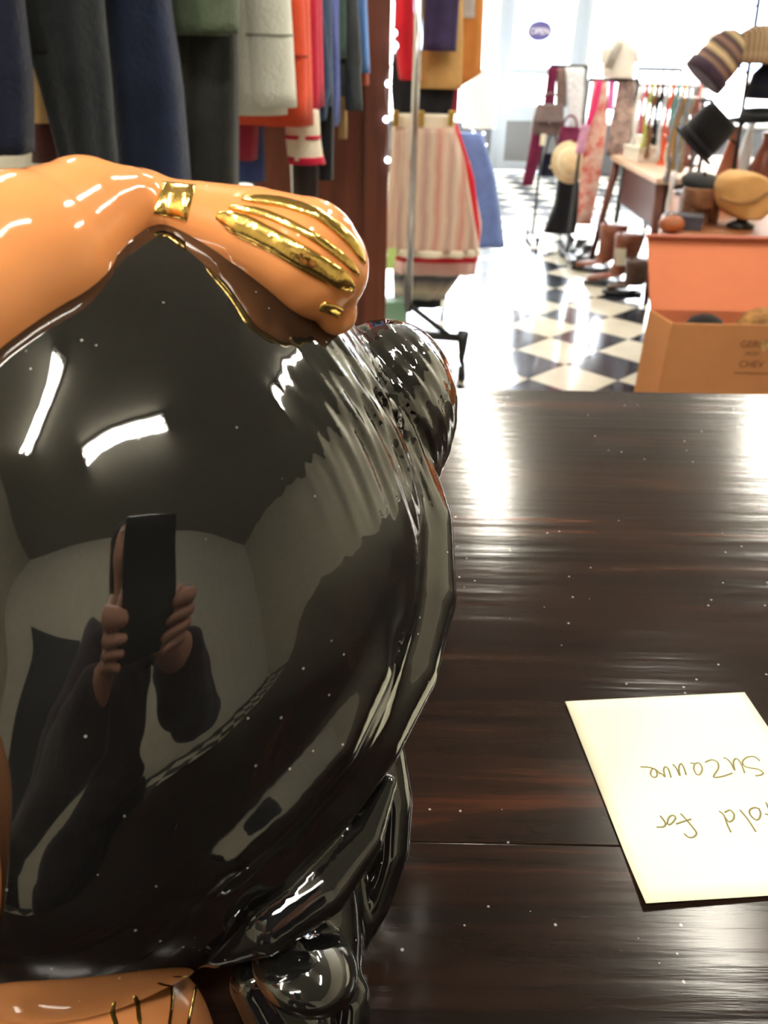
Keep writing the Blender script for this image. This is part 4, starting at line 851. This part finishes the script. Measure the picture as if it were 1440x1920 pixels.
for i, (c, nm) in enumerate((((226, 90, 84), 'red'), ((240, 236, 230), 'white'), ((222, 110, 100), 'coral'))):
    q = at(1358, 330, 3.72); bk = thing('small_book', '%s covered book in the stack behind the beret' % nm, 'book', (q[0], 3.72, dz+.0302*i), GH)
    c0 = np.array([q[0], 3.72, dz+.015+.0302*i]); MB().obox(c0, (.078-.006*i, 0, 0), (0, .055, 0), (0, 0, .0145)).build('cover', mat('book_'+nm, srgb(*c), .6), bk, smooth=False, bevel=.003); MB().obox(c0, (.079-.006*i, 0, 0), (0, .052, 0), (0, 0, .011)).build('pages', TAG, bk, smooth=False)
# hat tree
pA, pB = at(1374, 331, 3.95), at(1423, 0, 3.95); sl_ = (pB[0]-pA[0])/(pB[2]-pA[2]); tx0 = pA[0]-sl_*(pA[2]-dz); PT = lambda z: tx0+sl_*(z-dz)
ht = thing('hat_tree', 'tall black wire hat tree standing on the display table', 'hat stand', (tx0, 3.95, dz))
MB().lathe([(.13, 0), (.13, .01), (.02, .02)], (tx0, 3.95, dz), 24).build('base', BLACKM, ht); MB().tube([(tx0, 3.95, dz+.01), (PT(1.95), 3.95, 1.95)], .0085, 10).build('pole', BLACKM, ht)
def arm(px, py, dy=-.0): q = at(px, py, 3.95+dy); MB().tube([(PT(q[2]-.06), 3.95, q[2]-.06), (q[0]*.6+PT(q[2])*.4, 3.95+dy*.6, q[2]-.01), q], .005, 8).build('arm', BLACKM, ht); return q
STB = stripes('striped_knit', [srgb(222, 196, 152), srgb(58, 44, 54), srgb(150, 118, 104), srgb(60, 46, 60)], 2, 12, noise=.15)
RIB = stripes('ribbed_beige_knit', [srgb(176, 148, 112), srgb(120, 100, 82)], 0, 60, noise=.1)
q = arm(1352, 108, -.05); kh = thing('knit_hat', 'striped cream and plum knitted hat on the hat tree', 'hat', tuple(q-np.array([0, 0, .1])), 'hats on the hat tree')
Rk = rot(0, math.radians(-38), 0); o = MB().lathe([(.075, -.09), (.088, -.085), (.09, -.03), (.086, .03), (.07, .075), (.04, .10), (.004, .108)], (0, 0, 0), 32).build('crown', STB, label=None, loc=(0, 0, 0)); o.parent = kh; o.location = (0, 0, .1); o.rotation_euler = (0, math.radians(38), 0); ORG[o] = ORG[kh]
o = MB().lathe([(.088, -.10), (.098, -.10), (.098, -.06), (.088, -.055)], (0, 0, 0), 32).build('cuff', cloth('plum_knit', 66, 50, 66), loc=(0, 0, 0)); o.parent = kh; o.location = (0, 0, .1); o.rotation_euler = (0, math.radians(38), 0)
q = arm(1426, 86, -.06); rh = thing('ribbed_hat', 'beige ribbed knitted hat at the right of the striped one', 'hat', tuple(q-np.array([0, 0, .06])), 'hats on the hat tree')
MB().lathe([(.09, -.06), (.10, -.055), (.104, .0), (.09, .045), (.05, .07), (.004, .076)], q, 36).build('crown', RIB, rh); MB().lathe([(.10, -.066), (.112, -.062), (.112, -.02), (.10, -.016)], q, 36).build('cuff', RIB, rh)
q = at(1365, -6, 3.9); ph_ = thing('wide_brim_hat', 'dusty pink wide brimmed hat at the top of the hat tree', 'hat', tuple(q), 'hats on the hat tree'); PK = cloth('dusty_pink_felt', 176, 130, 136)
MB().lathe([(.05, .0), (.10, -.004), (.105, .004), (.05, .016)], q+np.array([0, 0, .0]), 32).build('brim', PK, ph_); MB().lathe([(.055, .01), (.052, .06), (.04, .085), (.004, .09)], q, 28).build('crown', PK, ph_)
MB().tube([(PT(q[2]-.03), 3.95, q[2]-.03), q+np.array([0, 0, .004])], .005, 8).build('arm', BLACKM, ht)
q = arm(1328, 245, -.10); bh = thing('felt_fedora', 'black felt fedora tilted on the hat tree', 'hat', tuple(q-np.array([0, 0, .08])), 'hats on the hat tree'); BF = cloth('black_felt', 18, 18, 20); tl = rot(math.radians(12), math.radians(38), 0)
MB().lathe([(.09, -.075), (.089, .0), (.086, .06), (.076, .085), (.03, .082), (.004, .08)], q, 32, tilt=tl).build('crown', BF, bh); MB().lathe([(.08, -.08), (.112, -.084), (.114, -.076), (.08, -.07)], q, 36, tilt=tl).build('brim', BF, bh); MB().lathe([(.0905, -.068), (.092, -.068), (.0915, -.04), (.0895, -.04)], q, 32, tilt=tl).build('ribbon', BLK, bh)
q = arm(1424, 212, -.02); bb = thing('felt_boater', 'flat black wide hat at the right edge of the hat tree', 'hat', tuple(q-np.array([0, 0, .03])), 'hats on the hat tree')
MB().lathe([(.07, -.03), (.125, -.03), (.128, -.02), (.08, -.014), (.078, .018), (.004, .024)], q, 36, tilt=rot(0, -.06, 0)).build('crown_and_brim', BF, bb); MB().lathe([(.081, -.013), (.083, -.013), (.081, .004), (.079, .004)], q, 32, tilt=rot(0, -.06, 0)).build('ribbon', CHR2, bb)
q = arm(1446, 150, -.02); nh = thing('navy_cloche', 'navy cloche hat cut by the right edge of the picture', 'hat', tuple(q-np.array([0, 0, .07])), 'hats on the hat tree')
MB().lathe([(.085, -.07), (.10, -.072), (.088, -.03), (.082, .02), (.05, .06), (.004, .066)], q, 32).build('crown', NAVY1, nh); MB().lathe([(.09, -.045), (.0915, -.045), (.089, -.02), (.0875, -.02)], q, 32).build('ribbon', BLK, nh)

# ------------------------------------------------------------------ shop window dressing
q = at(1012, 58, Y1-.12); sg = thing('hanging_sign', 'small purple oval sign hanging in the shop window', 'sign', tuple(q-np.array([0, 0, .1])))
SGM = mat('purple_sign', srgb(96, 88, 150), .6); MB().lathe([(.002, -.01), (.15, -.01), (.15, .01), (.002, .01)], q, 36, tilt=rot(PI/2, 0, 0), sy=.72).build('board', SGM, sg)
text('OPEN', .095, tuple(q+np.array([0, -.013, -.035])), mat('white_letters', srgb(250, 250, 255), .6), sg, name='lettering', align='CENTER', ext=.001)
MB().tube([q+np.array([.1, 0, .08]), q+np.array([.1, 0, 1.2])], .003, 6).build('chain', BLACKM, sg); MB().tube([q+np.array([-.1, 0, .08]), q+np.array([-.1, 0, 1.2])], .003, 6).build('chain', BLACKM, sg)
q = at(898, 300, Y1-.45); wd = thing('dress_form', 'white dress on a stand glowing in the window left of the door', 'dress form', (q[0], Y1-.45, 0))
loft_px([(130,892,908),(140,882,918),(165,874,926),(240,868,930)], Y1-.45, .12, fold=.1, k=7, n=40).build('dress', WB, wd)
MB().tube([(q[0], Y1-.45, .02), (q[0], Y1-.45, at(898, 240, Y1-.45)[2]+.05)], .014, 10).build('pole', CHROME, wd); MB().lathe([(.16, 0), (.16, .015), (.03, .03)], (q[0], Y1-.45, 0), 24).build('base', CHROME, wd)
fs2 = thing('fairy_lights', 'tangle of small blue fairy bulbs below the white dress', 'fairy lights', tuple(at(895, 275, Y1-.56)))
sp2 = [(884, 238), (888, 248), (900, 262), (907, 250), (911, 272)]; MB().tube(spline([at(x, y, Y1-.57) for x, y in sp2], 4), .003, 6).build('wire', WIRE, fs2)
for x, y in sp2: MB().ell(at(x, y, Y1-.57), (.014, .014, .014), 10, 6).build('bulb', LED, fs2)

# ------------------------------------------------------------------ the person behind the counter taking the photograph
def rc(p, pts):
    d = None
    for (a, ra), (b, rb) in zip(pts[:-1], pts[1:]):
        a = np.array(a, np.float32); b = np.array(b, np.float32); ba = b-a; t = np.clip(((p-a)@ba)/(ba@ba), 0, 1); e = np.linalg.norm(p-a-t[:, None]*ba, axis=1)-(ra+(rb-ra)*t)
        d = e if d is None else np.minimum(d, e)
    return d
OX = .04
ARMS = [[((OX+s*.165, -.53, 1.41), .055), ((OX+s*.25, -.36, 1.12), .042), ((OX*.3+s*.075, -.115, 1.245), .028)] for s in (-1, 1)]
LEGS = [[((OX+s*.09, -.6, .92), .085), ((OX+s*.1, -.57, .50), .058), ((OX+s*.1, -.61, .09), .042)] for s in (-1, 1)]
def f_torso(p):
    d = sd_ell(p, np.array([OX, -.58, 1.27], np.float32), (.165, .105, .21)); d = smin(d, sd_ell(p, np.array([OX, -.6, 1.0], np.float32), (.16, .11, .14)), .05)
    return smin(d, rc(p, [((OX-.14, -.55, 1.40), .06), ((OX+.14, -.55, 1.40), .06)]), .04)
def f_body(p):
    d = f_torso(p)
    for a in ARMS+LEGS: d = smin(d, rc(p, a), .025)
    for s in (-1, 1): d = smin(d, rc(p, [((OX+s*.1, -.61, .05), .04), ((OX+s*.11, -.47, .035), .032)]), .02)
    d = smin(d, rc(p, [((OX, -.56, 1.44), .052), ((OX, -.53, 1.55), .05)]), .03)
    h = sd_ell(p, np.array([OX, -.515, 1.625], np.float32), (.074, .094, .118)); h = smin(h, sd_ell(p, np.array([OX, -.478, 1.555], np.float32), (.045, .045, .042)), .03)
    h = smin(h, rc(p, [((OX, -.425, 1.63), .008), ((OX, -.408, 1.60), .014)]), .012)
    for s in (-1, 1):
        h = smin(h, sd_ell(p, np.array([OX+s*.075, -.52, 1.62], np.float32), (.012, .022, .032)), .008)
        h = np.maximum(h, -(np.linalg.norm(p-np.array([OX+s*.031, -.412, 1.638], np.float32), axis=1)-.014))
    return smin(d, h, .015)
def f_shirt(p):
    d = f_torso(p)
    for a in ARMS: d = smin(d, rc(p, [(a[0][0], a[0][1]+.006), (a[1][0], a[1][1]+.008), (tuple(np.array(a[1][0])*.12+np.array(a[2][0])*.88), a[2][1]+.010)]), .03)
    d = d-.012-.003*np.sin(p[:, 2]*70+p[:, 0]*40)*np.sin(p[:, 0]*50)
    return np.maximum(np.maximum(d, p[:, 2]-1.47), .90-p[:, 2])
def f_trouser(p):
    d = sd_ell(p, np.array([OX, -.6, .96], np.float32), (.165, .115, .12))
    for a in LEGS: d = smin(d, rc(p, [(q, r+.016) for q, r in a]), .03)
    return np.maximum(np.maximum(d-.004, p[:, 2]-.97), .075-p[:, 2])
def f_hairp(p):
    d = sd_ell(p, np.array([OX, -.528, 1.64], np.float32), (.086, .100, .120)); d = smin(d, sd_ell(p, np.array([OX, -.575, 1.55], np.float32), (.075, .05, .10)), .03)
    return np.maximum(d, -sd_ell(p, np.array([OX, -.42, 1.59], np.float32), (.07, .07, .10)))
pn = thing('person', 'person in dark plum shirt behind the counter holding a phone up', 'person', (OX, -.58, 0))
def wsd(name, f, lo, hi, h, m):
    P, F = surface(f, lo, hi, h); o = link(name, P.astype(float), F, m, pn); fix_normals(o); return o
SKINM = mat('skin', srgb(206, 150, 124), .5, var=.06)
wsd('body', f_body, (-.34, -.76, .0), (.40, -.06, 1.78), .011, SKINM)
wsd('shirt', f_shirt, (-.34, -.78, .88), (.42, -.06, 1.52), .011, cloth('dark_plum_shirt', 52, 38, 44))
wsd('trousers', f_trouser, (-.2, -.78, .05), (.28, -.42, 1.02), .013, cloth('black_denim', 24, 24, 30))
wsd('head_hair', f_hairp, (-.08, -.68, 1.42), (.16, -.38, 1.80), .008, cloth('dark_brown_hair', 40, 28, 24))
for s in (-1, 1): wsd('shoe', lambda p, s=s: np.maximum(rc(p, [((OX+s*.1, -.63, .05), .05), ((OX+s*.105, -.52, .045), .046), ((OX+s*.11, -.43, .034), .036)]), .002-p[:, 2]), (OX+s*.1-.08, -.7, -.01), (OX+s*.1+.08, -.36, .13), .008, MATS['black_leather'])
for s in (-1, 1):
    MB().ell((OX+s*.031, -.424, 1.638), (.012, .012, .012), 12, 8).build('eye', mat('eye_white', srgb(225, 220, 215), .2), pn)
MB().ell((OX, -.437, 1.566), (.024, .008, .007), 14, 8).build('lips', mat('lips', srgb(170, 90, 84), .5), pn)
PC = CAM-FWD*.012-UPV*.05
ph = thing('phone', 'black phone held up in both hands above the counter', 'phone', tuple(PC-UPV*.078))
MB().obox(PC, RGT*.037, UPV*.077, FWD*.004).build('case', mat('black_phone', srgb(20, 20, 22), .25), ph, smooth=False, bevel=.003)
MB().obox(PC-FWD*.0042, RGT*.034, UPV*.073, FWD*.0005).build('screen', mat('dim_screen', srgb(60, 60, 70), .1), ph, smooth=False)
def hand(s):
    side = RGT*s; palm = PC+side*.052-UPV*.045-FWD*.012
    wr = np.array(ARMS[0 if s < 0 else 1][2][0]); ch = []
    for k in range(4):
        b0 = palm+UPV*(.030-.020*k)+FWD*.004+side*.006; L = (.9, 1.0, .95, .78)[k]
        ch.append([(b0, .0092), (b0+side*.004+FWD*.020*L+UPV*.004, .0088), (b0-side*.012+FWD*.0255*L+UPV*.004, .0082), (b0-side*.026*L+FWD*.0235+UPV*.002, .0072)])
    th = [(palm-UPV*.012-FWD*.006, .0135), (palm-side*.006+UPV*.018-FWD*.010, .0108), (palm-side*.022+UPV*.038-FWD*.0065, .0088)]
    def f(p):
        R3 = np.stack([side, UPV, FWD]).astype(np.float32); q = (p-palm.astype(np.float32))@R3.T
        d = sd_ell(q, np.zeros(3, np.float32), (.017, .044, .020)); d = smin(d, rc(p, [(tuple(palm-UPV*.03), .02), (tuple(wr), .0275)]), .012)
        for c in ch+[th]: d = smin(d, rc(p, c), .004)
        return d
    c = np.minimum(palm, wr)-.09; e = np.maximum(palm, wr)+.09
    wsd('hand', f, tuple(c), tuple(e), .0035, SKINM)
hand(-1); hand(1)
